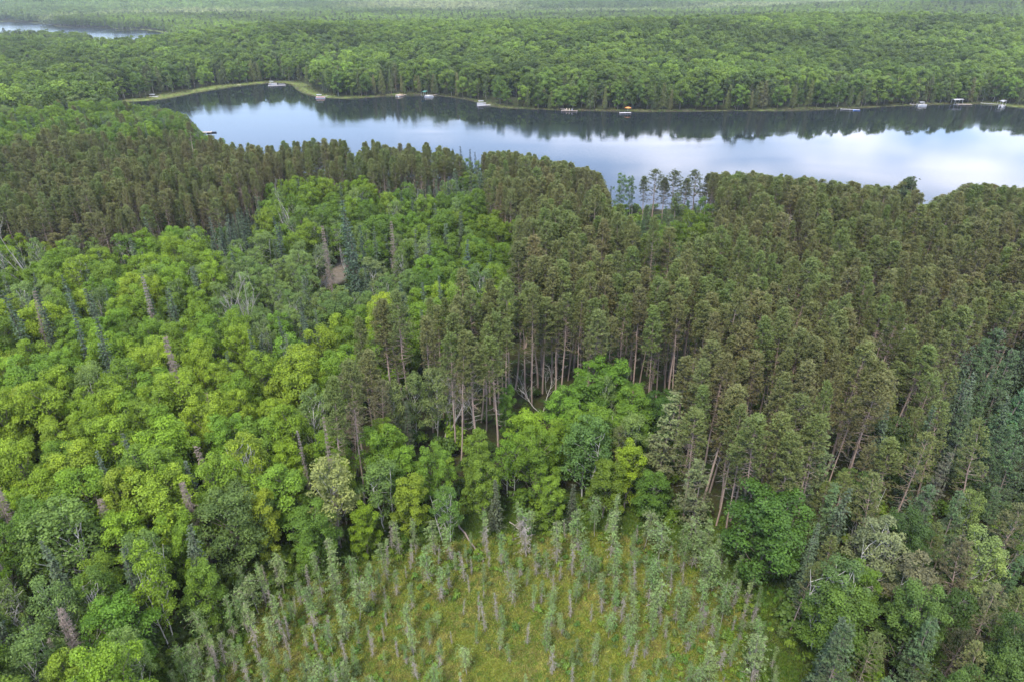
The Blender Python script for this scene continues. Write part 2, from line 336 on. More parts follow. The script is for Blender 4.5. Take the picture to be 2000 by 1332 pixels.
def white_pine(H=19., Rc=3.4, cb=0.2, lod=False):
    cr, tk = MB(), MB()
    tp = limb((0, 0, -.3), (rng.normal(0, .3), rng.normal(0, .3), H), 0, 6, .08); tube(tk, tp, np.linspace(.24, .03, 6), M_BARK, 6)
    z = H * cb
    while z < H * .985:
        u = (z - H * cb) / (H * (1 - cb)); L = Rc * (1 - u ** 1.5 * .86) * rng.uniform(.75, 1.1) * (0.75 + .25 * min(1, u * 4))
        for i in range(6):
            a = rng.uniform(0, 6.28); Lb = L * rng.uniform(.6, 1.15); el = R(2 + 34 * u + rng.normal(0, 6))
            dv = np.array([math.cos(a) * math.cos(el), math.sin(a) * math.cos(el), math.sin(el)]); q0 = np.array([0, 0, z]); q1 = q0 + dv * Lb
            tube(tk, limb(q0, q1, -.12, 3, .04), [.05, .03, .012], M_BARK, 3)
            n = int(6 + 9 * Lb / Rc); t = rng.uniform(.22, 1.05, n)[:, None]; sd_ = np.array([-dv[1], dv[0], 0])
            pp = q0 + (q1 - q0) * t + sd_ * rng.normal(size=(n, 1)) * .42 * (t + .3) + rng.normal(size=(n, 3)) * [.1, .1, .08]
            tufts(cr, pp, np.tile(nrmz(dv + [0, 0, .35]), (n, 1)), 3 if lod else 8, .6 if lod else .36, .3 if lod else .12, np.clip(.3 + rng.normal(0, .2) + .2 * u, 0, 1), .75)
        z += rng.uniform(.55, .95)
    return {'trunk': tk, 'crown': cr}

def spruce(H=13., Rc=1.9, cb=0.06, dead=False, lod=False, matr=None, thin=1.0):
    cr, tk = MB(), MB()
    m = matr or M_NEEDLE
    tube(tk, limb((0, 0, -.3), (rng.normal(0, .15), rng.normal(0, .15), H), 0, 5, .03), np.linspace(.15, .015, 5), M_DBROWN if dead else M_BARK, 5 if not lod else 3)
    z = H * cb; step = .36 if not lod else .7
    while z < H * .99:
        u = (z - H * cb) / (H * (1 - cb)); L = Rc * (1 - u) ** .85 * rng.uniform(.85, 1.1) + .1
        for i in range(int((9 if not lod else 7) * thin)):
            a = rng.uniform(0, 6.28); Lb = L * rng.uniform(.6, 1.12); el = R(-16 + 40 * u ** 2 + rng.normal(0, 6))
            dv = np.array([math.cos(a) * math.cos(el), math.sin(a) * math.cos(el), math.sin(el)]); sd_ = np.array([-dv[1], dv[0], 0.])
            q0 = np.array([0, 0, z])
            if dead:
                tube(tk, limb(q0, q0 + dv * Lb, -.05, 3, .03), [.025, .016, .006], M_DBROWN, 3)
                n = 5; t = rng.uniform(.3, 1, (n, 1)); pp = q0 + dv * Lb * t; ax = nrmz(dv * .7 + sd_ * rng.normal(size=(n, 1)) + [0, 0, -.55])
                cards(cr, pp + ax * .15, rng.normal(size=(n, 3)), .05, .38, m, rng.uniform(.2, .8, n), ax)
            else:
                n = max(2, int(Lb / (.17 if not lod else .7)) + 1); t = (np.arange(n) + rng.uniform(.2, 1, n)) / n; t = t[:, None]
                pp = q0 + dv * Lb * t + sd_ * rng.normal(size=(n, 1)) * .16 + rng.normal(size=(n, 3)) * .05
                ax = nrmz(dv + sd_ * rng.normal(size=(n, 1)) * .6 + [0, 0, -.12])
                s = (.36 if not lod else 1.0)
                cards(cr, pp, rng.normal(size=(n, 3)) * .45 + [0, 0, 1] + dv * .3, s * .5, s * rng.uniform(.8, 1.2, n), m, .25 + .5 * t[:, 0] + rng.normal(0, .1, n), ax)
        z += step * rng.uniform(.8, 1.2)
    return {'trunk': tk, 'crown': cr}

def bog_spruce(H=6., green=0.6, Rc=.62, mop=False):
    cr, tk = MB(), MB(); lean = rng.normal(0, .3, 2)
    tube(tk, limb((0, 0, -.2), (lean[0], lean[1], H), 0, 5, .06), np.linspace(.05, .010, 5), M_GREY, 4)
    z = H * (.42 if mop else .16); ph = rng.uniform(0, 6.28)
    while z < H * .99:
        u = z / H; q0 = np.array([lean[0] * u, lean[1] * u, z]); live = u > (1 - green) + rng.normal(0, .07)
        if mop: w = (u - .42) / .58; prof = 1.25 * math.sqrt(max(.04, 1 - ((w - .5) / .56) ** 2))
        else: prof = .22 + 1.05 * (1 - u) ** .7 if u > .3 else 1.0
        prof *= rng.uniform(.6, 1.3) * (1 + .2 * math.sin(z * 2.3 + ph))
        for i in range(5 if not mop else 7):
            a = rng.uniform(0, 6.28); Lb = Rc * prof * rng.uniform(.5, 1.3); el = R(-28 + 60 * max(0, u - .45) + rng.normal(0, 14))
            dv = np.array([math.cos(a) * math.cos(el), math.sin(a) * math.cos(el), math.sin(el)])
            if live and rng.random() < .88:
                n = 5; t = rng.uniform(.15, 1.1, (n, 1)); tufts(cr, q0 + dv * Lb * t + rng.normal(size=(n, 3)) * .06, np.tile(nrmz(dv + [0, 0, .15]), (n, 1)), 4, .17, .055, np.clip(.5 + rng.normal(0, .28), 0, 1), .85)
            else:
                n = 3; t = rng.uniform(.2, 1, (n, 1)); pp = q0 + dv * Lb * t * .85
                tube(tk, limb(q0, q0 + dv * Lb * .9, -.03, 3, .02), [.011, .008, .004], M_GREY, 3)
                ax = nrmz(dv * .5 + rng.normal(size=(n, 3)) * .6 + [0, 0, -.6]); cards(tk, pp + ax * .1, rng.normal(size=(n, 3)), .03, .24, M_GREY, .5, ax)
        z += .19 * rng.uniform(.6, 1.4)
    return {'trunk': tk, 'crown': cr}

def bare_tree(H=11., m=M_DEAD, spread=.55, depth=3, tr=.16, stems=1, bend=0.2):
    tk, cr = MB(), MB()
    def grow(p, d, L, r, lev, tgt):
        k = 5; pts = [p]; dd = d.copy()
        for i in range(k - 1):
            dd = nrmz(dd + rng.normal(size=3) * bend * .5 + [0, 0, .05]); pts.append(pts[-1] + dd * L / (k - 1))
        pts = np.array(pts); tube(tgt, pts, np.linspace(r, r * .38, k), m, 5 if lev == 0 else 3)
        if lev < depth:
            for i in range(rng.integers(5, 9) if lev == 0 else rng.integers(3, 5)):
                t = rng.uniform(.35, 1.0); j = min(k - 2, int(t * (k - 1))); f = t * (k - 1) - j
                q = pts[j] * (1 - f) + pts[j + 1] * f; s = sph(1)[0]; s[2] = abs(s[2]) * .6
                grow(q, nrmz(dd + s * spread * 1.6), L * rng.uniform(.32, .6), max(.018, r * .42), lev + 1, cr)
    for s in range(stems): grow(np.array([rng.normal(0, .3), rng.normal(0, .3), -.2]), nrmz(np.array([rng.normal(0, .22 * stems), rng.normal(0, .22 * stems), 1.])), H, tr, 0, tk)
    return {'trunk': tk, 'crown': cr}
def snag(H=6.):
    tk, cr = MB(), MB(); p = limb((0, 0, -.2), (rng.normal(0, .5), rng.normal(0, .3), H), 0, 6, .07); tube(tk, p, np.linspace(.13, .035, 6), M_WBARK, 5)
    for i in range(5):
        t = rng.uniform(.4, .9); q = p[0] * (1 - t) + p[-1] * t; a = rng.uniform(0, 6.28); tube(cr, limb(q, q + [math.cos(a) * .7, math.sin(a) * .7, .4], 0, 3, .05), [.035, .02, .01], M_WBARK, 3)
    return {'trunk': tk, 'crown': cr}
def cedar(H=9., Rc=1.7, lod=True):
    cr, tk = MB(), MB(); tube(tk, limb((0, 0, -.2), (0, 0, H * .9), 0, 4, 0), np.linspace(.14, .03, 4), M_BARK, 4)
    K = 34
    for i in range(K):
        u = (i + .5) / K; a = i * 2.4; rr = Rc * (1 - u) ** .6 * rng.uniform(.55, 1.0) * (0.7 + .3 * min(1, u * 5)); rcl = .75 * (1.1 - .5 * u)
        clump_leaves(cr, np.array([math.cos(a) * rr * .75, math.sin(a) * rr * .75, .5 + u * (H - .9)]), rcl, 26 if lod else 70, .42 if lod else .26, rng.uniform(.3, .7), .95, M_NEEDLE, .4)
    return {'trunk': tk, 'crown': cr}
def shrub(H=1.2, leaf=.16, cnt=40, K=5):
    cr, tk = MB(), MB()
    for i in range(K):
        a = rng.uniform(0, 6.28); r2 = H * .45 * rng.uniform(0, 1); c = np.array([math.cos(a) * r2, math.sin(a) * r2, H * rng.uniform(.35, .85)])
        clump_leaves(cr, c, H * .3, cnt, leaf, rng.uniform(.3, .8), .8); tube(tk, limb((0, 0, -.05), c, 0, 3, .02), [.02, .015, .01], M_BARK, 3)
    return {'trunk': tk, 'crown': cr}

# prototypes: (builder, kwargs, nominal height)
random.seed(3)
PROTO = {
 'maple_tree': [broadleaf(15, 4.1, .18), broadleaf(15, 3.8, .1, 33), broadleaf(15, 4.5, .26, 36), broadleaf(15, 3.3, .12, 27, pointed=.4), broadleaf(15, 4.1, .2, 26, 8, rc=(.55, .95)), broadleaf(15, 3.9, .14, 36, 6), broadleaf(15, 3.6, .1, 26, 8, rc=(.5, .9), pointed=.2)],
 'aspen_tree': [broadleaf(15, 3.0, .26, 30, 7, 40, .185, (.38, .68), M_WBARK, .11, airy=.25, stems=s, pointed=.2) for s in (1, 2, 3)],
 'red_pine': [red_pine(22, 1.5), red_pine(22, 1.4, .5, .7), red_pine(22, 1.75, .42, .64), red_pine(22, 1.45, .55, .72), red_pine(22, 1.65, .45, .62), red_pine(22, 1.3, .5, .72), red_pine(22, 1.8, .5, .68), red_pine(22, 1.55, .4, .6)],
 'edge_pine': [red_pine(18, 2.3, .3, .5, .6, 7, 8), red_pine(18, 2.6, .36, .6, .6, 7, 8)],
 'white_pine': [white_pine(19, 3.3), white_pine(19, 3.0, .12), white_pine(19, 3.6, .25)],
 'spruce_tree': [spruce(13, 1.7), spruce(13, 2.0), spruce(13, 1.45)],
 'bog_spruce': [bog_spruce(6, g, r, m_) for g, r, m_ in ((.7, .75, 0), (.5, .8, 0), (.65, .95, 0), (.45, .7, 0), (.8, .7, 1), (.8, .85, 1), (.85, .9, 0), (.6, .6, 0))],
 'dead_spruce': [spruce(12, 1.5, .1, True, matr=M_DBROWN), spruce(12, 1.2, .1, True, matr=M_GREY)],
 'grey_bog_snag': [bog_spruce(6, .04, .55), bog_spruce(6, .15, .7), bog_spruce(6, .1, .45)],
 'rusty_spruce': [spruce(11, 1.6, .08, False, matr=M_RUST)],
 'dead_tree': [bare_tree(11), bare_tree(11, spread=.7, stems=2), bare_tree(9, M_WBARK, .6, 3, .13, 2, .3)],
 'broken_snag': [snag(6)],
 'dead_pine': [spruce(17, 1.9, .35, True, matr=M_DEAD, thin=.55)],
 'cedar_tree': [cedar(9, 1.7), cedar(9, 1.35)],
}
HN = {'maple_tree': 15, 'aspen_tree': 15, 'red_pine': 22, 'edge_pine': 18, 'white_pine': 19, 'spruce_tree': 13, 'bog_spruce': 6, 'dead_spruce': 12, 'grey_bog_snag': 6,
      'rusty_spruce': 11, 'dead_tree': 11, 'broken_snag': 6, 'dead_pine': 17, 'cedar_tree': 9}
MESH = {k: [{p: mb.mesh(k + '_' + p) for p, mb in v.items() if mb.v} for v in vs] for k, vs in PROTO.items()}
def joined(parts, name):
    j = MB()
    for mb in parts.values():
        if mb.v: j.join(mb)
    return j.mesh(name)

# ------------------------------------------------------------------ setting: ground, lakes
def build_ground():
    az = np.concatenate([np.linspace(-180, -50, 34)[:-1], np.arange(-50, 50, .22), np.linspace(50, 180, 34)])
    rr = np.concatenate([[2, 20, 35], np.arange(42, 150, .9), np.arange(150, 250, 1.6), np.arange(250, 700, 2.6), np.geomspace(702, 9000, 130)])
    A, D = np.meshgrid(np.radians(az), rr, indexing='ij'); x, y = np.sin(A) * D, np.cos(A) * D
    sdv = shore_dist(x, y); bd = sdist(x, y, BOG); z = ground_z(x, y, sdv, bd)
    na, nr = x.shape; idx = np.arange(na * nr).reshape(na, nr)
    f = np.stack([idx[:-1, :-1], idx[:-1, 1:], idx[1:, 1:], idx[1:, :-1]], -1).reshape(-1, 4)[:, ::-1]
    mb = MB(); mb.add(np.stack([x, y, z], -1), f, M_GROUND); me = mb.mesh('ground', True)
    def att(n, v): a = me.attributes.new(n, 'FLOAT', 'POINT'); a.data.foreach_set('value', np.clip(v, 0, 1).ravel())
    w = wob(x, y, 5) * 1.6 + wob(x, y, 1.7, 2) * .7
    att('bog', (-(bd + w)) / 1.5)
    att('bog_edge', np.where(bd + w < 1.5, 1, 0) * np.clip((bd + 7.0 + 2.5 * wob(x, y, 6, 3)) / 3.5, 0, 1))
    px, py = proj(x, y, z)
    far = np.hypot(x, y) > 330
    att('marsh', far * np.clip((MARSH_W(px, py) - sdv + wob(x, y, 9) * 4) / 3, 0, 1) * (sdv > 0))
    att('mud', (np.abs(sdv - .1) < .8) * .8)
    tr = np.hypot((x - CLEAR[0]) / 3.6, (y - CLEAR[1]) / 7); path = np.abs(x - CLEAR[0] - (y - CLEAR[1]) * CLEAR[2]) < 2.2
    att('dirt', np.maximum(np.clip((1 - tr) * 3, 0, 1), path * (y > CLEAR[1] - 4) * (y < CLEAR[1] + 34) * 1.0))
    fl = np.zeros_like(x)
    for cx, cy_, a, b in FIELDS: fl = np.maximum(fl, 2 * (1 - np.hypot((x - cx) / a, (y - cy_) / b)))
    att('field', fl)
    o = bpy.data.objects.new('ground', me); COL.objects.link(o); o['kind'] = 'structure'; return o
def MARSH_W(px, py=None):
    w = np.interp(px, [200, 260, 330, 420, 520, 570, 600, 640, 700, 760, 900, 940, 1000, 1100, 1880, 1960, 2200], [1, 10, 10, 8, 6, 6, 9, 6, 2, 1, 1, 4, 1.5, 1, 1, 6, 7])
    if py is not None: w = w * (py < np.interp(px, [100, 230, 300, 330, 400, 560, 1000, 2600], [205, 204, 203, 206, 214, 245, 290, 300]))
    return w
_c = gp(655, 540, 1.8); CLEAR = (_c[0], _c[1], .05)
FIELDS = []
for px_, py_, a, b in [(700, 16, 120, 60), (1150, 12, 200, 50), (1220, 13, 90, 60), (1010, 47, 60, 22), (1150, 42, 130, 22)]:
    q = gp(px_, py_, 8); FIELDS.append((q[0], q[1], a, b))
build_ground()
def water(name, poly, pad=30, m=None):
    xs, ys = [p[0] for p in poly], [p[1] for p in poly]; mb = MB()
    mb.add([(min(xs) - pad, min(ys) - pad, 0), (max(xs) + pad, min(ys) - pad, 0), (max(xs) + pad, max(ys) + pad, 0), (min(xs) - pad, max(ys) + pad, 0)], [(0, 1, 2, 3)], m or M_WATER)
    o = bpy.data.objects.new(name, mb.mesh(name)); COL.objects.link(o); o['kind'] = 'structure'
water('lake', LAKE); water('far_lake', LAKE2, m=M_WATER2)

# ------------------------------------------------------------------ instancing helpers
HID = bpy.data.collections.new('prototypes_store')
def gn_scatter(name, pts, rot, scl, idx, tint, meshes, label, cat, group=None):
    sub = bpy.data.collections.new(name + '_kinds')
    for i, me in enumerate(meshes):
        o = bpy.data.objects.new('%s_kind_%02d' % (name, i), me); sub.objects.link(o)
    me = bpy.data.meshes.new(name); n = len(pts); me.vertices.add(n); me.vertices.foreach_set('co', np.asarray(pts, float).ravel())
    rv = np.zeros((n, 3)); rv[:, 2] = np.asarray(rot, float); rv[:, :2] = rng.normal(0, R(1.6), (n, 2)); a = me.attributes.new('rot', 'FLOAT_VECTOR', 'POINT'); a.data.foreach_set('vector', rv.ravel())
    a = me.attributes.new('scl', 'FLOAT_VECTOR', 'POINT'); a.data.foreach_set('vector', np.asarray(scl, float).ravel())
    a = me.attributes.new('idx', 'INT', 'POINT'); a.data.foreach_set('value', np.asarray(idx, int))
    a = me.attributes.new('tint', 'FLOAT_VECTOR', 'POINT'); a.data.foreach_set('vector', np.asarray(tint, float).ravel())
    ob = bpy.data.objects.new(name, me); COL.objects.link(ob)
    ng = bpy.data.node_groups.new(name + '_nodes', 'GeometryNodeTree'); N, L = ng.nodes, ng.links
    ng.interface.new_socket('Geometry', in_out='INPUT', socket_type='NodeSocketGeometry'); ng.interface.new_socket('Geometry', in_out='OUTPUT', socket_type='NodeSocketGeometry')
    gi, go = N.new('NodeGroupInput'), N.new('NodeGroupOutput'); ip = N.new('GeometryNodeInstanceOnPoints'); ci = N.new('GeometryNodeCollectionInfo')
    ci.inputs['Collection'].default_value = sub; ci.inputs['Separate Children'].default_value = True; ci.inputs['Reset Children'].default_value = True
    def at(nm, t):
        q = N.new('GeometryNodeInputNamedAttribute'); q.data_type = t; q.inputs['Name'].default_value = nm; return q.outputs['Attribute']
    mp = N.new('GeometryNodeMeshToPoints'); L.new(gi.outputs[0], mp.inputs[0]); L.new(mp.outputs[0], ip.inputs['Points']); L.new(ci.outputs[0], ip.inputs['Instance']); ip.inputs['Pick Instance'].default_value = True
    L.new(at('idx', 'INT'), ip.inputs['Instance Index']); L.new(at('rot', 'FLOAT_VECTOR'), ip.inputs['Rotation'])
    L.new(at('scl', 'FLOAT_VECTOR'), ip.inputs['Scale']); L.new(ip.outputs[0], go.inputs[0])
    md = ob.modifiers.new('instances', 'NODES'); md.node_group = ng
    ob['kind'] = 'stuff'; ob['label'] = label; ob['category'] = cat
    if group: ob['group'] = group
    return ob

# ------------------------------------------------------------------ near trees: zones of the wood, in the photograph's pixels at crown height
#            name, polygon, mix {kind: weight}, crown height range, tints
YG = [(.156, .240, .018), (.140, .226, .018), (.172, .248, .018), (.122, .212, .020), (.182, .250, .018)]
MG = [(.100, .168, .017), (.114, .184, .018), (.085, .148, .017), (.130, .200, .018)]
DG = [(.058, .102, .018), (.068, .116, .022), (.052, .092, .020)]
GG = [(.125, .182, .045), (.138, .195, .048), (.105, .165, .038)]
PG = [(.115, .142, .046), (.128, .152, .048), (.105, .132, .044), (.130, .142, .052)]
WG = [(.090, .150, .068), (.104, .168, .075), (.080, .135, .060)]
SG = [(.056, .086, .046), (.068, .100, .054), (.048, .076, .040)]
BG = [(.145, .212, .078), (.132, .200, .070), (.165, .228, .088), (.120, .190, .062)]
KT = {'maple_tree': YG, 'aspen_tree': GG, 'red_pine': PG, 'edge_pine': PG, 'white_pine': WG, 'spruce_tree': SG, 'bog_spruce': BG, 'cedar_tree': GG, 'grey_bog_snag': BG}
RAD = {'maple_tree': 2.75, 'aspen_tree': 2.2, 'red_pine': 1.7, 'edge_pine': 2.2, 'white_pine': 2.6, 'spruce_tree': 1.5, 'cedar_tree': 1.5, 'dead_spruce': 1.3, 'dead_tree': 1.6, 'dead_pine': 1.5}
ZONES = [
 ('gap', [(1012, 655), (1125, 655), (1128, 700), (1090, 760), (1050, 800), (1010, 760)], None, 0, 0),
 ('gap', [(640, 478), (676, 478), (692, 560), (640, 575), (632, 520)], None, 0, 0),
 ('gap', [(880, 770), (960, 760), (955, 840), (800, 850), (770, 790)], None, 0, 0),
 ('hole', [(1195, 385), (1285, 395), (1325, 365), (1410, 395), (1400, 450), (1310, 490), (1215, 450)], {'white_pine': 3, 'maple_tree': 3, 'aspen_tree': 2}, (9, 14), MG),
 ('lone broadleaves', [(1205, 335), (1245, 340), (1245, 395), (1205, 395)], {'aspen_tree': 1}, (14, 16), MG),
 ('plantation', [(1000, 500), (1100, 488), (1230, 508), (1330, 522), (1500, 542), (1560, 568), (1640, 590), (1690, 650), (1730, 740), (1725, 810), (1660, 860), (1560, 905), (1440, 890), (1345, 840), (1335, 745),
            (1240, 715), (1200, 640), (1120, 655), (1010, 650), (1000, 700), (960, 745), (900, 740), (860, 700), (790, 700), (740, 740), (700, 810), (640, 830), (640, 770), (700, 690), (820, 640), (850, 605), (980, 585)], {'red_pine': 1}, (20, 23), PG),
 ('front edge', [(560, 850), (650, 840), (760, 740), (850, 700), (900, 720), (960, 740), (1060, 790), (1090, 720), (1130, 690), (1160, 640), (1205, 640), (1230, 730), (1335, 745), (1345, 830), (1300, 900), (1320, 950), (1300, 1010),
            (1100, 1000), (800, 1010), (740, 1050), (560, 1050)], {'maple_tree': 5, 'aspen_tree': 2, 'edge_pine': .4}, (11, 15), YG),
 ('lakeside pines', [(940, 270), (1180, 300), (1190, 370), (1215, 450), (1310, 490), (1400, 450), (1410, 395), (1380, 320), (2400, 300), (2400, 560), (2000, 600), (1900, 640), (1850, 700), (1730, 720), (1690, 650), (1640, 590), (1560, 568), (1500, 542),
            (1330, 522), (1230, 508), (1020, 485), (1010, 430), (960, 385)], {'red_pine': 12, 'white_pine': .5, 'aspen_tree': .15}, (18, 22), PG),
 ('west pines', [(-400, 290), (0, 284), (100, 272), (250, 280), (300, 280), (400, 274), (520, 280), (880, 285), (900, 312), (780, 332), (700, 336), (600, 318), (520, 332), (490, 362), (430, 398), (330, 398), (200, 430), (50, 430), (0, 420), (-400, 430)], {'red_pine': 12, 'aspen_tree': .3, 'spruce_tree': .4}, (17, 21), PG),
 ('spur pines', [(-400, 120), (0, 140), (60, 155), (110, 178), (90, 196), (-400, 200)], {'red_pine': 5, 'maple_tree': 1}, (17, 20), PG),
 ('spur', [(-400, 205), (110, 200), (250, 190), (330, 200), (410, 260), (300, 262), (250, 280), (100, 272), (0, 284), (-400, 290)], {'red_pine': .8, 'maple_tree': 5, 'aspen_tree': 2, 'spruce_tree': .7, 'white_pine': 1}, (12, 17), MG),
 ('fir stand', [(400, 390), (500, 370), (520, 420), (480, 480), (400, 470)], {'spruce_tree': 5, 'maple_tree': 1}, (11, 15), DG),
 ('blue conifers', [(760, 320), (890, 310), (1000, 330), (960, 390), (880, 400), (780, 375)], {'spruce_tree': 3, 'white_pine': 3, 'maple_tree': 2, 'aspen_tree': 2}, (12, 16), MG),
 ('middle wood', [(480, 350), (700, 340), (960, 380), (1010, 430), (1020, 490), (1000, 560), (850, 560), (780, 500), (700, 470), (600, 470), (500, 480)], {'maple_tree': 9, 'aspen_tree': 2.5, 'spruce_tree': 1.0}, (12, 16), MG),
 ('grey aspens', [(480, 490), (620, 470), (650, 500), (800, 500), (800, 560), (720, 600), (620, 620), (520, 620), (440, 640), (420, 560)], {'aspen_tree': 8, 'maple_tree': 2, 'spruce_tree': .7}, (11, 15), GG),
 ('upper west wood', [(-400, 450), (50, 465), (200, 465), (430, 440), (480, 490), (430, 560), (430, 640), (200, 600), (-400, 620)], {'maple_tree': 6, 'aspen_tree': 4, 'spruce_tree': 1.6}, (12, 16), YG[:4] + MG[:2]),
 ('mid west', [(-400, 600), (200, 600), (430, 640), (620, 620), (800, 560), (1000, 560), (980, 585), (850, 605), (820, 640), (700, 690), (640, 770), (500, 700), (200, 720), (-400, 760)], {'maple_tree': 10, 'aspen_tree': 1, 'spruce_tree': 1.5}, (12, 16), YG + MG[:2]),
 ('west wood', [(-400, 720), (200, 700), (500, 700), (640, 770), (640, 840), (560, 900), (330, 930), (200, 950), (-400, 980)], {'maple_tree': 12, 'aspen_tree': .7, 'spruce_tree': .5}, (13, 17), YG),
 ('southwest', [(-400, 950), (330, 930), (560, 900), (560, 1050), (640, 1085), (560, 1115), (480, 1150), (345, 1300), (200, 1700), (-600, 1700)], {'maple_tree': 5, 'aspen_tree': 4, 'spruce_tree': .8, 'dead_spruce': .5, 'edge_pine': .2}, (11, 16), YG[:2] + MG),
 ('blue pines', [(1850, 640), (2400, 590), (2400, 980), (1950, 940), (1850, 820)], {'white_pine': 5, 'spruce_tree': 1.5}, (13, 18), WG),
 ('east mixed', [(1690, 650), (1880, 640), (1890, 800), (1960, 930), (1800, 1000), (1660, 900), (1730, 800)], {'edge_pine': 5, 'red_pine': 3, 'maple_tree': 1.5, 'spruce_tree': 1, 'white_pine': .7}, (13, 18), DG),
 ('southeast', [(1300, 900), (1345, 840), (1560, 905), (1660, 870), (1800, 1000), (1960, 930), (2400, 950), (2600, 1800), (1640, 1700), (1560, 1300), (1500, 1150), (1440, 1110), (1380, 1055), (1290, 1022)],
            {'maple_tree': 3, 'white_pine': 2, 'aspen_tree': 2.5, 'edge_pine': 4, 'spruce_tree': 1.2, 'dead_spruce': .3}, (10, 15), DG + MG[2:3]),
]
ZI = lambda px, py: next((i for i, z in enumerate(ZONES) if inpoly(px, py, z[1])), None)
SKY = np.array([(200, 190), (240, 196), (280, 204), (300, 208), (330, 213), (365, 230), (385, 260), (430, 274), (530, 279), (543, 300), (556, 276), (660, 271), (760, 280), (850, 283), (890, 302), (905, 292), (935, 303), (960, 297), (1000, 296), (1100, 316), (1172, 335), (1186, 372),
                (1202, 388), (1212, 338), (1300, 340), (1400, 336), (1560, 347), (1700, 364), (1755, 370), (1785, 352), (1803, 412), (1830, 402), (1870, 374), (1920, 358), (1990, 366), (2400, 366)])
TREES = []   # dicts
GRID = {}
def blocked(x, y, r):
    gx, gy = int(x // 6), int(y // 6)
    for i in range(gx - 1, gx + 2):
        for j in range(gy - 1, gy + 2):
            for (a, b, c) in GRID.get((i, j), ()):
                if (a - x) ** 2 + (b - y) ** 2 < (r + c) ** 2: return True
    return False
def occupy(x, y, r): GRID.setdefault((int(x // 6), int(y // 6)), []).append((x, y, r))
def put(kind, x, y, z, h, tint=None, wide=1.0, label=None, var=None, hero=False, rot=None, zone=None, rad=None, lean=None):
    t = tint if tint is not None else random.choice(KT.get(kind, PG))
    f = rng.normal(1, .09); t = tuple(c * f * rng.normal(1, .025) for c in t)
    TREES.append(dict(kind=kind, x=x, y=y, z=z, h=h, tint=t, wide=wide, label=label, var=var % len(MESH[kind]) if var is not None else int(rng.integers(len(MESH[kind]))),
                      rot=rng.uniform(0, 6.28) if rot is None else rot, hero=hero, zone=zone, lean=lean))
    occupy(x, y, rad if rad is not None else RAD.get(kind, 1.5) * wide * .85)

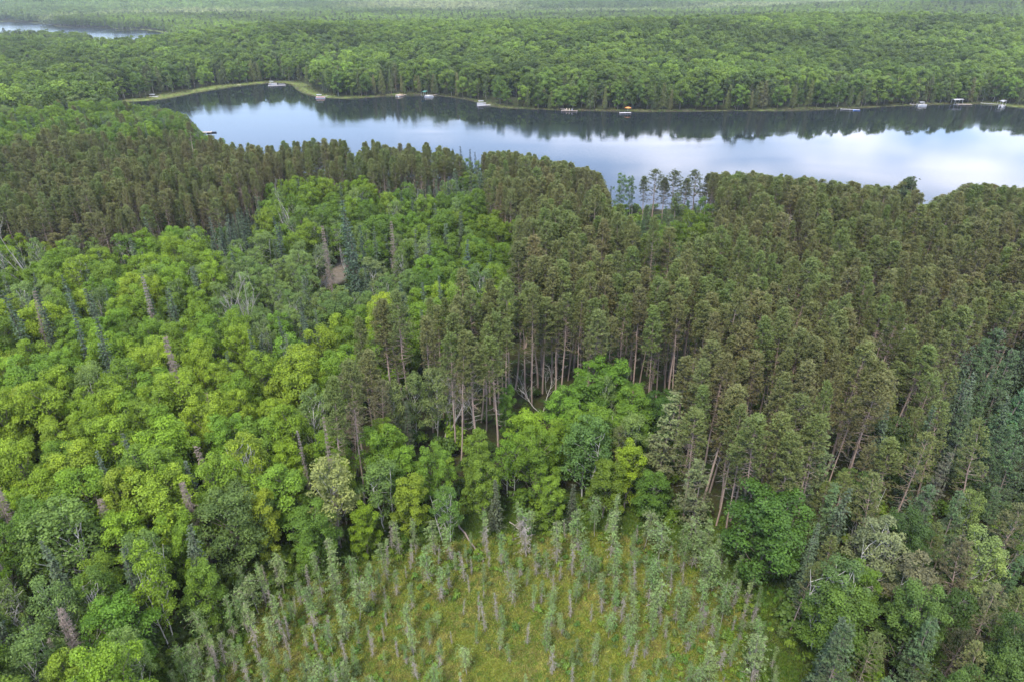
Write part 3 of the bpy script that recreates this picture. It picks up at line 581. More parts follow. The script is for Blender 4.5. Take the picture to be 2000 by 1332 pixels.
# landmark trees: kind, top pixel x, y, height, tint, width factor, variant, label
HERO = [
 ('aspen_tree', 745, 885, 13, (.11, .175, .035), 1.22, 1, 'green birch with two white stems right of the pale yellowish aspen'),
 ('maple_tree', 795, 925, 11, (.16, .225, .018), 1.01, 3, 'small yellow-green maple tucked under the lime maple'),
 ('aspen_tree', 870, 945, 10, (.10, .17, .03), 1.08, 2, 'drooping green sapling birch on the bog edge'),
 ('maple_tree', 940, 900, 11, (.12, .20, .02), 0.94, 5, 'olive-lime maple skirt reaching down to the bog edge'),
 ('maple_tree', 600, 985, 11, (.10, .185, .02), 1.15, 5, 'green maple between the pale aspen and the small round maple'),
 ('maple_tree', 545, 900, 13, (.12, .20, .02), 1.08, 6, 'green maple west of the pale yellowish aspen'),
 ('maple_tree', 500, 960, 12, (.175, .235, .02), 0.81, 1, 'thin yellow maple behind the blue-green rounded tree'),
 ('maple_tree', 1072, 825, 12, (.15, .225, .018), 0.94, 6, 'yellow-green maple between lime maple and drooping birch'),
 ('maple_tree', 1075, 930, 9, (.13, .20, .02), 0.94, 1, 'small lime maple at the bog edge below the drooping birch'),
 ('maple_tree', 1105, 760, 12, (.10, .19, .02), 1.08, 5, 'fresh green maple in front of the tangled bare grey tree'),
 ('maple_tree', 1145, 735, 13, (.095, .185, .02), 1.15, 6, 'fresh green maple left of the big spreading one'),
 ('maple_tree', 1245, 755, 12, (.10, .185, .02), 1.08, 1, 'fresh green maple right of the big spreading one'),
 ('maple_tree', 1230, 800, 11, (.11, .19, .02), 1.08, 4, 'green maple crown below the big spreading one'),
 ('maple_tree', 1290, 770, 10, (.05, .105, .018), 1.22, 5, 'dark green low maple at the plantation front'),
 ('maple_tree', 1325, 760, 9, (.055, .11, .018), 1.08, 0, 'dark green low maple under the plantation pines'),
 ('maple_tree', 1185, 890, 11, (.12, .19, .02), 0.94, 6, 'green maple just right of the drooping birch'),
 ('maple_tree', 1275, 925, 9, (.08, .15, .02), 1.08, 4, 'green maple filling the bog edge beside the yellow-green maple'),
 ('spruce_tree', 965, 935, 9, (.07, .085, .05), 1.22, 1, 'drab low spruce under the lime maple at the bog edge'),
 ('spruce_tree', 1120, 945, 8, (.07, .085, .05), 1.22, 2, 'drab low spruce under the drooping birch at the bog edge'),
 ('aspen_tree', 1215, 338, 15, (.08, .15, .03), .75, 0, 'green broadleaf at the edge of the lakeshore gap'),
 ('aspen_tree', 1238, 342, 14, (.08, .145, .03), .6, 1, 'slim green broadleaf beside the lakeshore gap'),
 ('red_pine', 1262, 347, 16, (.07, .09, .04), 1.2, 3, 'dark thin lakeshore pine nearest the green broadleaf'),
 ('edge_pine', 1282, 336, 16, (.075, .09, .04), 1.7, 1, 'dark thin lakeshore pine, second from the green broadleaf'),
 ('red_pine', 1301, 349, 16, (.075, .09, .04), 1.3, 5, 'dark thin lakeshore pine, third from the green broadleaf'),
 ('edge_pine', 1320, 336, 17, (.08, .095, .04), 1.8, 0, 'dark thin lakeshore pine, fourth from the green broadleaf'),
 ('red_pine', 1342, 348, 16, (.08, .095, .04), 1.2, 2, 'dark thin lakeshore pine, fifth from the green broadleaf'),
 ('edge_pine', 1364, 334, 17, (.08, .10, .04), 1.6, 6, 'dark thin lakeshore pine, sixth from the green broadleaf'),
 ('red_pine', 1386, 342, 17, (.085, .10, .04), 1.5, 4, 'dark thin lakeshore pine, seventh from the green broadleaf'),
 ('maple_tree', 330, 400, 14, (.062, .130, .018), 1.25, 2, 'broad dark green dome-shaped maple standing in front of the western pines'),
 ('maple_tree', 1185, 640, 14, (.05, .15, .02), .7, 3, 'slim deep green maple standing against the bare plantation trunks'),
 ('maple_tree', 1185, 700, 14, (.100, .185, .020), 1.1, 0, 'big fresh green maple spreading before the plantation trunks'),
 ('maple_tree', 1030, 805, 13, (.17, .26, .018), .95, 4, 'bright lime green maple with knobbly crown before the trunk gap'),
 ('maple_tree', 985, 745, 12, (.10, .185, .025), .6, 3, 'narrow fresh green maple left of the trunk gap'),
 ('maple_tree', 1230, 870, 12, (.19, .26, .018), .8, 1, 'yellow-green maple on the bog edge beside the feathery white pine'),
 ('aspen_tree', 1150, 815, 15, (.09, .16, .035), 1.15, 1, 'tall drooping birch between the lime maple and yellow-green maple'),
 ('maple_tree', 925, 840, 13, (.125, .20, .022), .75, 3, 'upright olive-lime maple below the aspens with bare trunks'),
 ('maple_tree', 850, 870, 12, (.12, .21, .022), .75, 0, 'round lime maple on the bog edge left of the upright one'),
 ('aspen_tree', 635, 890, 15, (.20, .235, .07), 1.2, 0, 'pale yellowish grey-leaved aspen with visible limbs near the bog'),
 ('maple_tree', 705, 985, 9, (.14, .215, .012), .85, 1, 'small bright round maple at the bog corner'),
 ('aspen_tree', 845, 710, 15, (.16, .20, .065), .95, 0, 'pale grey-green aspen with bare lower trunk before the plantation'),
 ('aspen_tree', 765, 735, 15, (.14, .185, .05), .8, 0, 'slender grey-green aspen left of the pale one before the plantation'),
 ('aspen_tree', 800, 715, 15, (.15, .195, .06), .7, 0, 'pale aspen between two others before the plantation'),
 ('maple_tree', 440, 950, 14, (.082, .135, .030), 1.15, 4, 'large blue-green rounded tree behind the southwestern birches'),
 ('maple_tree', 300, 920, 15, (.180, .250, .02), 1.1, 0, 'yellow-tinged lime maple left of the leaning brown spruce'),
 ('maple_tree', 215, 920, 15, (.18, .24, .02), .85, 1, 'yellowish maple with a drooping lower skirt'),
 ('aspen_tree', 90, 985, 16, (.10, .16, .03), 1.35, 1, 'wide dull green birch above the white forked dead limbs'),
 ('maple_tree', 205, 1180, 12, (.11, .205, .02), 1.1, 4, 'rounded grass-green maple beside the white forked dead limbs'),
 ('maple_tree', 390, 1090, 11, (.11, .19, .02), .95, 3, 'grass-green sapling maple next to the bog margin spruces'),
 ('maple_tree', 1510, 965, 15, (.060, .118, .018), 1.3, 0, 'massive dark green maple overhanging the bog at its eastern corner'),
 ('maple_tree', 1660, 1150, 12, (.085, .140, .020), 1.15, 4, 'broad grass-green maple at the lower eastern bog margin'),
 ('aspen_tree', 1665, 1100, 14, (.085, .14, .035), 1.2, 2, 'olive aspen crown right behind the broad grass-green maple'),
 ('aspen_tree', 1745, 1010, 14, (.14, .155, .07), 1.2, 2, 'pale grey-tan leaved aspen east of the massive dark maple'),
 ('aspen_tree', 1800, 1090, 13, (.15, .15, .075), 1.1, 1, 'second tan-grey aspen leaning out over the dark gap'),
 ('white_pine', 1600, 835, 16, (.125, .185, .075), 1.25, 0, 'soft pale green white pine behind the massive dark maple'),
 ('white_pine', 1300, 775, 17, (.16, .20, .085), 1.2, 1, 'feathery grey-green white pine at the plantation front'),
 ('white_pine', 1370, 905, 13, (.15, .185, .085), 1.2, 2, 'shaggy grey-green pine overhanging the bog edge'),
 ('edge_pine', 1700, 865, 14, (.12, .115, .055), .95, 0, 'brownish olive pine between white pine and leaning aspens'),
 ('white_pine', 1838, 885, 13, (.12, .13, .09), .8, 1, 'grey ragged conifer standing alone in the dark eastern gap'),
 ('white_pine', 1785, 342, 23, (.075, .115, .045), 1.35, 0, 'tall plumed white pine rising above the lakeshore skyline'),
 ('white_pine', 1325, 378, 15, (.12, .18, .06), 1.3, 2, 'pale broad white pine in the lakeside clearing'),
 ('white_pine', 1265, 400, 12, (.10, .15, .06), 1.0, 2, 'rounded light green pine beside the lakeside clearing'),
 ('white_pine', 1945, 640, 17, (.085, .15, .068), 1.2, 0, 'blue-green white pine, uppermost of the bluish eastern stand'),
 ('white_pine', 1975, 755, 16, (.08, .155, .07), 1.25, 1, 'blue-green white pine in the middle of the bluish eastern stand'),
 ('edge_pine', 1985, 990, 13, (.11, .12, .05), 1.1, 1, 'olive pine beside the tan aspens on the eastern side'),
 ('edge_pine', 1900, 1065, 14, (.09, .09, .045), 1.15, 0, 'leaning brown-trunked pine over the dark gap'),
 ('edge_pine', 1950, 1150, 13, (.12, .125, .06), 1.0, 1, 'olive pine below the leaning brown-trunked pine'),
 ('edge_pine', 1880, 1230, 10, (.055, .06, .028), 1.3, 1, 'low dark olive pine in the eastern corner'),
 ('aspen_tree', 730, 500, 14, (.13, .17, .055), 1.25, 1, 'pale birch clump right of the dirt clearing'),
 ('aspen_tree', 620, 470, 14, (.14, .175, .07), 1.05, 2, 'white-stemmed aspen clump left of the dirt clearing'),
 ('aspen_tree', 935, 515, 15, (.09, .145, .04), 1.4, 2, 'wide grey-green aspen at the plantation corner'),
 ('dead_tree', 862, 760, 11, None, 1.0, 1, 'white dead tree with spreading bare limbs before the plantation'),
 ('dead_tree', 925, 745, 11, None, .7, 0, 'thin bleached dead tree right of the spreading one'),
 ('dead_tree', 1062, 730, 8, None, .9, 2, 'tangled bare grey tree at the foot of the trunk gap'),
 ('broken_snag', 1140, 772, 10, None, 1, 0, 'white broken snag poking above the fresh green maple'),
 ('broken_snag', 1212, 808, 9, None, 1, 0, 'short white snag between lime and yellow-green maples'),
 ('dead_tree', 75, 1165, 9, None, 1.35, 2, 'white forked dead limbs in the southwestern birches'),
 ('dead_spruce', 95, 1245, 9, None, .9, 1, 'grey dead spruce below the white forked limbs'),
 ('dead_spruce', 365, 925, 15, None, .85, 0, 'tall leaning brown dead spruce in the southwestern gap'),
 ('spruce_tree', 362, 893, 13, (.085, .12, .085), .9, 0, 'pale blue-green spruce right behind the leaning brown dead spruce'),
 ('rusty_spruce', 400, 862, 9, None, .9, 0, 'rust-brown dying spruce among the lime maples'),
 ('rusty_spruce', 400, 765, 8, None, .55, 0, 'thin rust-brown spire among western maples'),
 ('dead_spruce', 330, 655, 14, None, .9, 0, 'brown-grey dead spire in the western maples'),
 ('dead_spruce', 272, 540, 13, None, .7, 1, 'leaning grey dead spruce in the upper western wood'),
 ('spruce_tree', 282, 535, 13, None, .9, 2, 'dark spruce hugging the leaning grey dead one'),
 ('dead_spruce', 45, 570, 13, None, .8, 0, 'brown dead spruce between two dark spruces far west'),
 ('spruce_tree', 12, 565, 15, None, 1.0, 1, 'dark spruce at the western frame edge'),
 ('spruce_tree', 70, 560, 15, None, 1.0, 0, 'dark spruce right of the brown dead one far west'),
 ('spruce_tree', 130, 552, 12, (.06, .09, .06), .85, 0, 'blue-green spruce west of the leaning grey dead spruce'),
 ('spruce_tree', 172, 565, 11, None, .8, 2, 'small dark spruce east of the far western trio'),
 ('spruce_tree', 140, 612, 13, (.06, .095, .065), .8, 0, 'pale-tipped spruce above the bright western maples'),
 ('spruce_tree', 180, 628, 14, None, 1.0, 1, 'dark spruce above the bright western maples'),
 ('dead_tree', 52, 487, 11, None, .9, 0, 'bleached dead tree with bushy twigs at the western pines'),
 ('dead_tree', 480, 575, 9, None, .8, 1, 'tall pale dead tree among the grey aspens'),
 ('dead_tree', 222, 478, 6, None, .6, 2, 'small white-limbed dead tree in front of the western pines'),
 ('dead_tree', 572, 410, 10, None, .7, 0, 'pinkish bare tree in the middle wood'),
 ('dead_tree', 925, 378, 11, None, 1.0, 2, 'grey bare-limbed tree at the back of the middle wood'),
 ('dead_spruce', 632, 440, 14, None, .75, 0, 'brown dead spruce overlooking the dirt clearing'),
 ('spruce_tree', 335, 560, 12, None, .9, 0, 'dark pointed spruce east of the leaning grey dead one'),
 ('spruce_tree', 315, 568, 10, None, .8, 2, 'small dark spruce beside the pointed one'),
 ('white_pine', 393, 375, 15, (.09, .115, .075), .85, 1, 'tall grey-green spruce-like conifer beside the dark dome maple'),
 ('spruce_tree', 410, 425, 13, (.06, .085, .055), 1.0, 0, 'slender fir just in front of the tall grey-green conifer'),
 ('spruce_tree', 435, 420, 13, (.055, .08, .055), 1.0, 1, 'second slender fir before the west pines'),
 ('spruce_tree', 455, 425, 12, None, .9, 2, 'third slender fir before the west pines'),
 ('spruce_tree', 478, 430, 11, None, .9, 0, 'small fir at the east end of the fir row'),
 ('spruce_tree', 545, 422, 13, (.055, .085, .06), .9, 1, 'dark fir in the middle wood near the pinkish bare tree'),
 ('spruce_tree', 420, 462, 10, None, .9, 2, 'low dark fir below the fir row'),
 ('spruce_tree', 675, 392, 20, (.055, .09, .055), 1.05, 1, 'tall dark spruce right beside the dirt clearing'),
 ('spruce_tree', 690, 425, 17, (.05, .08, .05), .9, 0, 'dark spruce tight behind the clearing spruce'),
 ('spruce_tree', 705, 440, 13, (.055, .085, .055), .9, 2, 'shorter dark spruce right of the clearing spruce'),
 ('spruce_tree', 730, 440, 13, None, .8, 0, 'dark spruce in the row behind the birch clump'),
 ('dead_spruce', 762, 432, 14, None, .7, 0, 'brown spire behind the pale birch clump'),
 ('spruce_tree', 808, 447, 13, None, .9, 2, 'dark spire in the middle wood right of the brown spire'),
 ('spruce_tree', 832, 442, 14, (.065, .085, .055), .8, 0, 'grey-green spire in the middle wood'),
 ('spruce_tree', 905, 468, 12, (.055, .085, .065), .95, 1, 'dark spruce near the wide plantation-corner aspen'),
 ('spruce_tree', 945, 485, 9, None, .9, 0, 'small dark spruce beside the plantation-corner aspen'),
 ('spruce_tree', 590, 600, 10, None, .8, 0, 'small dark spire below the grey aspens'),
 ('spruce_tree', 613, 600, 10, None, .8, 2, 'small dark spire right of another below the grey aspens'),
 ('spruce_tree', 195, 873, 9, (.09, .13, .09), .8, 0, 'pale tip of a small spruce among yellow-green maples'),
 ('spruce_tree', 525, 895, 9, (.07, .075, .06), .9, 0, 'drab grey spruce beside the pale yellowish aspen'),
 ('spruce_tree', 65, 735, 8, None, .8, 1, 'small blue-grey spruce in the far western maples'),
 ('dead_spruce', 585, 835, 9, None, .5, 1, 'thin grey dead spire behind the pale yellowish aspen'),
 ('dead_spruce', 628, 820, 15, None, .35, 0, 'thin dark bare spire at the plantation corner'),
 ('dead_pine', 1738, 625, 18, None, .9, 0, 'silver-grey dead pine at the plantation eastern corner'),
 ('dead_pine', 1768, 632, 17, None, .9, 0, 'second silver-grey dead pine at the plantation corner'),
 ('dead_pine', 1552, 420, 18, None, .8, 0, 'silver dead pine inside the lakeside pines'),
 ('dead_spruce', 1943, 590, 14, None, .7, 1, 'grey dead spire above the bluish eastern stand'),
 ('dead_tree', 1645, 810, 10, None, .8, 2, 'white fallen-looking branchy snag by the plantation corner'),
 ('dead_tree', 1455, 850, 11, None, .8, 0, 'grey bare tree in front of plantation above the dark maple'),
 ('edge_pine', 730, 745, 16, (.11, .11, .055), 1.0, 0, 'brown-green pine at the western plantation corner'),
 ('edge_pine', 690, 720, 18, (.10, .10, .05), 1.0, 1, 'broad brown-green pine closing the plantation corner'),
 ('edge_pine', 680, 800, 14, (.13, .12, .075), .9, 1, 'thin-needled brownish pine with bare lower limbs near the corner'),
 ('white_pine', 790, 790, 11, (.10, .14, .075), .7, 1, 'small soft green pine under the slender aspens'),
 ('spruce_tree', 888, 289, 16, (.04, .06, .045), .8, 0, 'westernmost dark spruce of the four on the lakeshore skyline'),
 ('spruce_tree', 903, 286, 16, (.04, .06, .045), .9, 1, 'second dark spruce of the four on the lakeshore skyline'),
 ('spruce_tree', 919, 290, 15, (.04, .06, .045), .8, 0, 'third dark spruce of the four on the lakeshore skyline'),
 ('spruce_tree', 930, 296, 14, (.04, .06, .045), .8, 2, 'easternmost dark spruce of the four on the lakeshore skyline'),
 ('spruce_tree', 1192, 362, 13, (.04, .055, .045), .8, 0, 'small black-green spruce in the gap of the lakeshore skyline'),
 ('maple_tree', 30, 235, 15, (.12, .22, .015), 1.3, 0, 'brilliant yellow-green maple patch beside the spur pines'),
 ('bog_spruce', 1090, 1015, 8, None, 1.12, 1, 'tallest feathery bog spruce at the far edge of the bog'),
 ('bog_spruce', 1135, 985, 8.5, None, 1.20, 2, 'bushy bog spruce at the wood edge under the birch'),
 ('grey_bog_snag', 1030, 990, 8.5, None, 1.50, 1, 'bleached bog snag at the far edge of the bog'),
 ('bog_spruce', 1200, 1000, 8, None, 1.20, 0, 'broad-headed bog spruce under the yellow-green maple'),
 ('bog_spruce', 1385, 1080, 8.5, None, 1.27, 4, 'stout bog spruce near the eastern bog corner'),
 ('bog_spruce', 1350, 1215, 5, None, 1.27, 2, 'squat pale bog tree in the eastern bog'),
 ('bog_spruce', 1165, 1240, 5, None, 1.20, 0, 'solitary bog tree in the lower middle bog'),
 ('grey_bog_snag', 1080, 1265, 4.5, None, 1.20, 1, 'small whitish bog snag in the lower middle'),
 ('bog_spruce', 910, 1265, 4.5, None, 1.27, 4, 'plump pale bog tree in the lower bog'),
 ('bog_spruce', 830, 1060, 7, None, 1.20, 2, 'leafy-headed bog spruce at the northwestern bog edge'),
 ('bog_spruce', 645, 1055, 8, None, 1.20, 0, 'pale bog spruce by the small round maple'),
 ('bog_spruce', 690, 1130, 7, None, 1.27, 4, 'wide pale bog spruce in the western bog'),
 ('bog_spruce', 600, 1150, 7, None, 1.20, 1, 'thin-stemmed bog spruce in the western bog'),
 ('bog_spruce', 480, 1175, 7.5, None, 1.12, 3, 'leggy bog spruce at the western bog margin'),
 ('bog_spruce', 790, 1180, 5.5, None, 1.20, 0, 'rounded bog tree in the middle west of the bog'),
 ('bog_spruce', 1000, 1110, 6, None, 1.20, 2, 'grey-green bog tree in the central bog'),
 ('bog_spruce', 1490, 1240, 8, None, 1.35, 2, 'thick shaggy bog spruce at the lower eastern margin'),
]
for k, px, py, h, t, w, v, lab in HERO:
    if py > 1330: continue
    if k in ('spruce_tree', 'dead_spruce', 'rusty_spruce', 'dead_tree') and px < 1000 and 380 < py < 880 and not (k == 'dead_tree' and py > 700): h = h + 6; w = w * .8
    gz = 1.8
    for _ in range(4):
        x, y = gp(px, py, gz + h); gz = float(ground_z(np.array([x]), np.array([y]))[0])
    put(k, x, y, gz, h, t, w, lab, v, True)
NEAR_D = 430
def shore_ok(x, y): return shore_dist(x, y)
# plantation pines in rows
rows = []
th = R(17); ux, uy = (math.cos(th), math.sin(th)), (-math.sin(th), math.cos(th))
g1, g2 = np.meshgrid(np.arange(-420, 420, 3.15), np.arange(20, 520, 3.05), indexing='ij')
g1 = g1 + rng.normal(0, .4, g1.shape); g2 = g2 + rng.normal(0, .45, g2.shape)
PX, PY = (g1 * ux[0] + g2 * uy[0]).ravel(), (g1 * ux[1] + g2 * uy[1]).ravel()
cand = [(x, y, True) for x, y in zip(PX, PY)]
q = rng.uniform(0, 1, (90000, 2)); 
cand2 = [(-420 + 840 * a, 30 + 410 * b, False) for a, b in q]
WINDOWS = [(632, 692, 498, 552), (1016, 1120, 680, 790), (800, 950, 785, 850), (1193, 1210, 345, 392), (1238, 1292, 375, 403)]
def clear_ok(kind, bx_, by_, ty, D):
    cb = .5 if kind == 'red_pine' else (.35 if kind == 'aspen_tree' else .12); rad = {'red_pine': 1.7, 'spruce_tree': 1.5}.get(kind, 3.2) * FPX / (D * 1.1)
    bot = by_ + (ty - by_) * cb
    for x0, x1, y0, y1 in WINDOWS:
        if x0 - rad < bx_ < x1 + rad and ty < y1 and bot > y0:
            if kind == 'red_pine' and by_ < y1: continue
            return False
    return True
RIDES = [([(1010, 482), (1230, 512), (1400, 540), (1560, 566), (1650, 600), (1700, 660), (1735, 720), (1760, 800)], 15), ([(1650, 600), (1740, 520), (1795, 450), (1812, 400)], 10), ([(1530, 400), (1565, 450), (1570, 500)], 12),
         ([(2010, 470), (1880, 520), (1790, 600), (1720, 670)], 9), ([(690, 350), (700, 300), (640, 268)], 7), ([(1180, 470), (1120, 420), (1100, 350)], 7), ([(100, 440), (300, 360), (420, 300)], 6), ([(1400, 420), (1300, 520)], 8)]
def on_ride(px, py):
    for pts, w in RIDES:
        for (x1, y1), (x2, y2) in zip(pts, pts[1:]):
            ex, ey = x2 - x1, y2 - y1; t = min(1, max(0, ((px - x1) * ex + (py - y1) * ey) / (ex * ex + ey * ey)))
            if math.hypot(px - x1 - t * ex, (py - y1 - t * ey)) < w: return True
    return False
def process(cands):
    xs, ys = np.array([c[0] for c in cands]), np.array([c[1] for c in cands])
    sdv = shore_dist(xs, ys); bd = sdist(xs, ys, BOG); gz = ground_z(xs, ys, sdv, bd)
    isr = np.array([c[2] for c in cands]); px, py = proj(xs, ys, gz + np.where(isr, 17.5, 12.0)); bpx, bpy = proj(xs, ys, gz)
    D = np.hypot(xs, ys)
    ok = (sdv > 1.5) & (bd > 0.8) & (D < NEAR_D) & (D > 36) & (px > -260) & (px < 2260) & (py < 1700) & (ys > 20)
    for i in np.nonzero(ok)[0]:
        zi = ZI(px[i], py[i])
        if zi is None:
            if px[i] < 430 and py[i] < 260: name, mix_, hr, tints = 'spur', {'red_pine': 1, 'maple_tree': 4, 'aspen_tree': 3, 'spruce_tree': 1}, (11, 16), MG
            else: continue
        else: name, _, mix_, hr, tints = ZONES[zi]
        if mix_ is None: continue
        pine_zone = name in ('plantation', 'lakeside pines', 'west pines')
        if cands[i][2]:
            if not pine_zone or on_ride(px[i], py[i]): continue
            if rng.random() < .10 + .35 * (wob(xs[i], ys[i], 14, 2) > .45): continue
            kind = 'red_pine'
            if rng.random() > mix_['red_pine'] / sum(mix_.values()): kind = random.choices(list(mix_), list(mix_.values()))[0]
        else:
            if pine_zone: continue
            kind = random.choices(list(mix_), list(mix_.values()))[0]
        h = rng.uniform(*hr)
        if kind == 'spruce_tree': h = h * .85 + 3.5
        if kind == 'red_pine': h += 2.2 * wob(xs[i], ys[i], 17, 3) + rng.normal(0, 1.2)
        if kind in ('red_pine',) and not pine_zone: h = max(h, 16)
        if kind == 'edge_pine': h *= 1.05
        if sdv[i] < 14 and kind == 'red_pine': h *= .85
        # the skyline over the lake
        a, b = proj(xs[i], ys[i], gz[i] + h)
        if 200 < a < 2400:
            lim = np.interp(a, SKY[:, 0], SKY[:, 1]) + max(-5, rng.normal(3, 5))
            while h > 5 and b < lim:
                h -= .5; a, b = proj(xs[i], ys[i], gz[i] + h)
            if h <= 6.5: continue
        w = rng.uniform(.72, 1.08)
        if not clear_ok(kind, bpx[i], bpy[i], proj(xs[i], ys[i], gz[i] + h)[1], D[i]): continue
        r = RAD.get(kind, 1.5) * w * .85
        if kind == 'red_pine' and pine_zone: r = 1.1
        if name in ('front edge', 'southwest', 'southeast'): r *= .8
        if blocked(xs[i], ys[i], r): continue
        t = random.choice(tints) if kind in ('maple_tree',) or (kind == 'aspen_tree' and rng.random() < .4) else random.choice(KT.get(kind, PG))
        if kind == 'red_pine':
            w = rng.uniform(.78, 1.35) * (max(1, 19 / h) if h < 19 else 1); g_ = np.clip(.5 + .5 * wob(xs[i], ys[i], 26, 6) + rng.normal(0, .3), 0, 1); t = tuple(a_ * g_ + b_ * (1 - g_) for a_, b_ in zip((.100, .136, .038), (.118, .118, .047)))
        put(kind, xs[i], ys[i], gz[i], h, t, w, zone=name, rad=r)
process(cand); process(cand2)
# understorey saplings in the mixed eastern and southwestern margins are part of the shrub layer below

# bog trees
bx = [p[0] for p in BOG]; by = [p[1] for p in BOG]; tries = 0; nb = 0
gs = []
for _ in range(14000):
    x, y = rng.uniform(min(bx), max(bx)), rng.uniform(40, max(by))
    if sdist(np.array([x]), np.array([y]), BOG)[0] > -1.0: continue
    px, py = proj(x, y, 1.8); px, py = float(px), float(py)
    if px < 200 or px > 1750 or py > 1420: continue
    # density: thick on the west and east sides and along the far edge, thin in the lower middle
    cx = abs(px - 960) / 420
    dens = .3 + .6 * min(1, cx) ** 1.5
    if py < 1150: dens = max(dens, .6)
    if 860 < px < 1080 and py < 1100: dens *= .55
    if rng.random() > dens: continue
    hh = np.interp(py, [1050, 1120, 1200, 1330], [6.2, 5.6, 4.5, 3.6]) * (1 + .35 * min(1, cx) * (py > 1150)) * rng.uniform(.5, 1.3)
    if blocked(x, y, rng.uniform(.35, .8) + .8 * (1 - dens)): continue
    gs.append(1)
    if rng.random() < .30: put('grey_bog_snag', x, y, 1.75, hh * .9, None, 1.05, zone='bog', rad=.5)
    else: put('bog_spruce', x, y, 1.75, hh, None, rng.uniform(.72, 1.25), zone='bog', rad=.55)
    if len(gs) > 320: break

# ------------------------------------------------------------------ labels for the individual trees
LOOK = {'maple_tree': 'maple', 'aspen_tree': 'aspen', 'red_pine': 'straight pine', 'edge_pine': 'spreading pine', 'white_pine': 'white pine', 'spruce_tree': 'pointed spruce', 'bog_spruce': 'scraggly bog spruce',
        'grey_bog_snag': 'grey dead bog spruce', 'dead_spruce': 'dead spruce', 'cedar_tree': 'cedar', 'dead_tree': 'dead tree', 'dead_pine': 'dead pine', 'rusty_spruce': 'dying spruce', 'broken_snag': 'snag'}
GROUP = {'maple_tree': 'maples in the near wood', 'aspen_tree': 'aspens and birches in the near wood', 'red_pine': 'pines planted in rows', 'edge_pine': 'spreading pines at the wood edges', 'white_pine': 'white pines in the near wood',
         'spruce_tree': 'spruces in the near wood', 'bog_spruce': 'small spruces in the bog', 'grey_bog_snag': 'grey dead spruces in the bog', 'dead_spruce': 'dead spruces in the wood', 'dead_tree': 'bare dead trees in the wood',
         'cedar_tree': 'cedars along the far shore', 'dead_pine': 'silver dead pines', 'rusty_spruce': 'rusty dying spruces', 'broken_snag': 'white broken snags'}
CATG = {'maple_tree': 'tree', 'aspen_tree': 'tree', 'red_pine': 'pine tree', 'edge_pine': 'pine tree', 'white_pine': 'pine tree', 'spruce_tree': 'spruce tree', 'bog_spruce': 'bog tree', 'grey_bog_snag': 'dead bog tree',
        'dead_spruce': 'dead tree', 'dead_tree': 'dead tree', 'cedar_tree': 'cedar tree', 'dead_pine': 'dead tree', 'rusty_spruce': 'dying tree', 'broken_snag': 'snag'}
SHORT = {}
def hue(t, kind):
    if kind in ('grey_bog_snag', 'dead_spruce', 'dead_tree', 'dead_pine', 'rusty_spruce', 'broken_snag'): return ''
    r, g, b = t
    if kind in ('red_pine', 'edge_pine'): return 'olive '
    if kind == 'bog_spruce': return 'grey-green '
    if b > g * .45: return 'blue-green '
    if r > g * .8: return 'yellow-green '
    if g > .17: return 'bright green '
    return 'dark green ' if g < .12 else 'green '
_u = ['', 'first', 'second', 'third', 'fourth', 'fifth', 'sixth', 'seventh', 'eighth', 'ninth', 'tenth', 'eleventh', 'twelfth', 'thirteenth', 'fourteenth', 'fifteenth', 'sixteenth', 'seventeenth', 'eighteenth', 'nineteenth']
ORD = ['nearest'] + [(_u[n] if n < 20 else (['', '', 'twentieth', 'thirtieth', 'fortieth'][n // 10] if n % 10 == 0 else ['', '', 'twenty', 'thirty', 'forty'][n // 10] + '-' + _u[n % 10])) for n in range(2, 50)]
def pick_individuals():
    byk = {}
    for t in TREES:
        px, py = proj(t['x'], t['y'], t['z'] + t['h'] * .7); px2, py2 = proj(t['x'], t['y'], t['z'] + t['h'])
        t['px'], t['py'], t['D'] = float(px), float(py), math.hypot(t['x'], t['y'])
        t['vis'] = (-30 < px < 2030) and (py2 < 1350) and t['kind'] is not None
        byk.setdefault(t['kind'], []).append(t)
    for k, l in byk.items():
        l.sort(key=lambda t: (not t['hero'], not t['vis'], t['D'] / max(t['h'], 3) ** .5))
        for i, t in enumerate(l): t['single'] = t['vis'] and i < 296
    return byk
BYK = pick_individuals()
LM = [t for t in TREES if t['hero'] and t['vis']]
BOGLM = []
def shorten(lab, used):
    w = lab.split()
    for n in range(4, 11):
        t = ' '.join(w[:n]).rstrip(',')
        if w[n - 1] in ('the', 'a', 'of', 'with', 'and', 'by', 'in', 'at', 'on', 'to', 'before', 'against', 'behind', 'among', 'beside', 'above', 'below', 'between', 'right', 'left', 'standing', 'its', 'two', 'from', 'out', 'over', 'under', 'inside', 'near', 'next', 'very'): continue
        if t not in used: used.add(t); return t
    return lab
def label_all():
    used = set()
    for m in LM: m['short'] = shorten(m['label'], used)
    cells = {}
    for t in TREES:
        if t['hero'] or not t['single']: continue
        best = min(LM, key=lambda m: math.hypot(m['px'] - t['px'], (m['py'] - t['py']) * 1.3))
        dx, dy = t['px'] - best['px'], t['py'] - best['py']; a = int(((math.degrees(math.atan2(-dy, dx)) + 22.5) % 360) // 45)
        rel = ['right of', 'above and right of', 'above', 'above and left of', 'left of', 'below and left of', 'below', 'below and right of'][a]
        cells.setdefault((t['kind'], id(best), rel), []).append((math.hypot(dx, dy), t, best))
    for (kind, _, rel), l in cells.items():
        l.sort(key=lambda e: e[0])
        for i, (d, t, b) in enumerate(l):
            lk = LOOK[kind]; h = hue(t['tint'], kind)
            lab = f"{h}{lk}, {ORD[i]} {rel} the {b['short']}".split()
            t['label'] = ' '.join(lab[:16])
label_all()
ME_J = {}
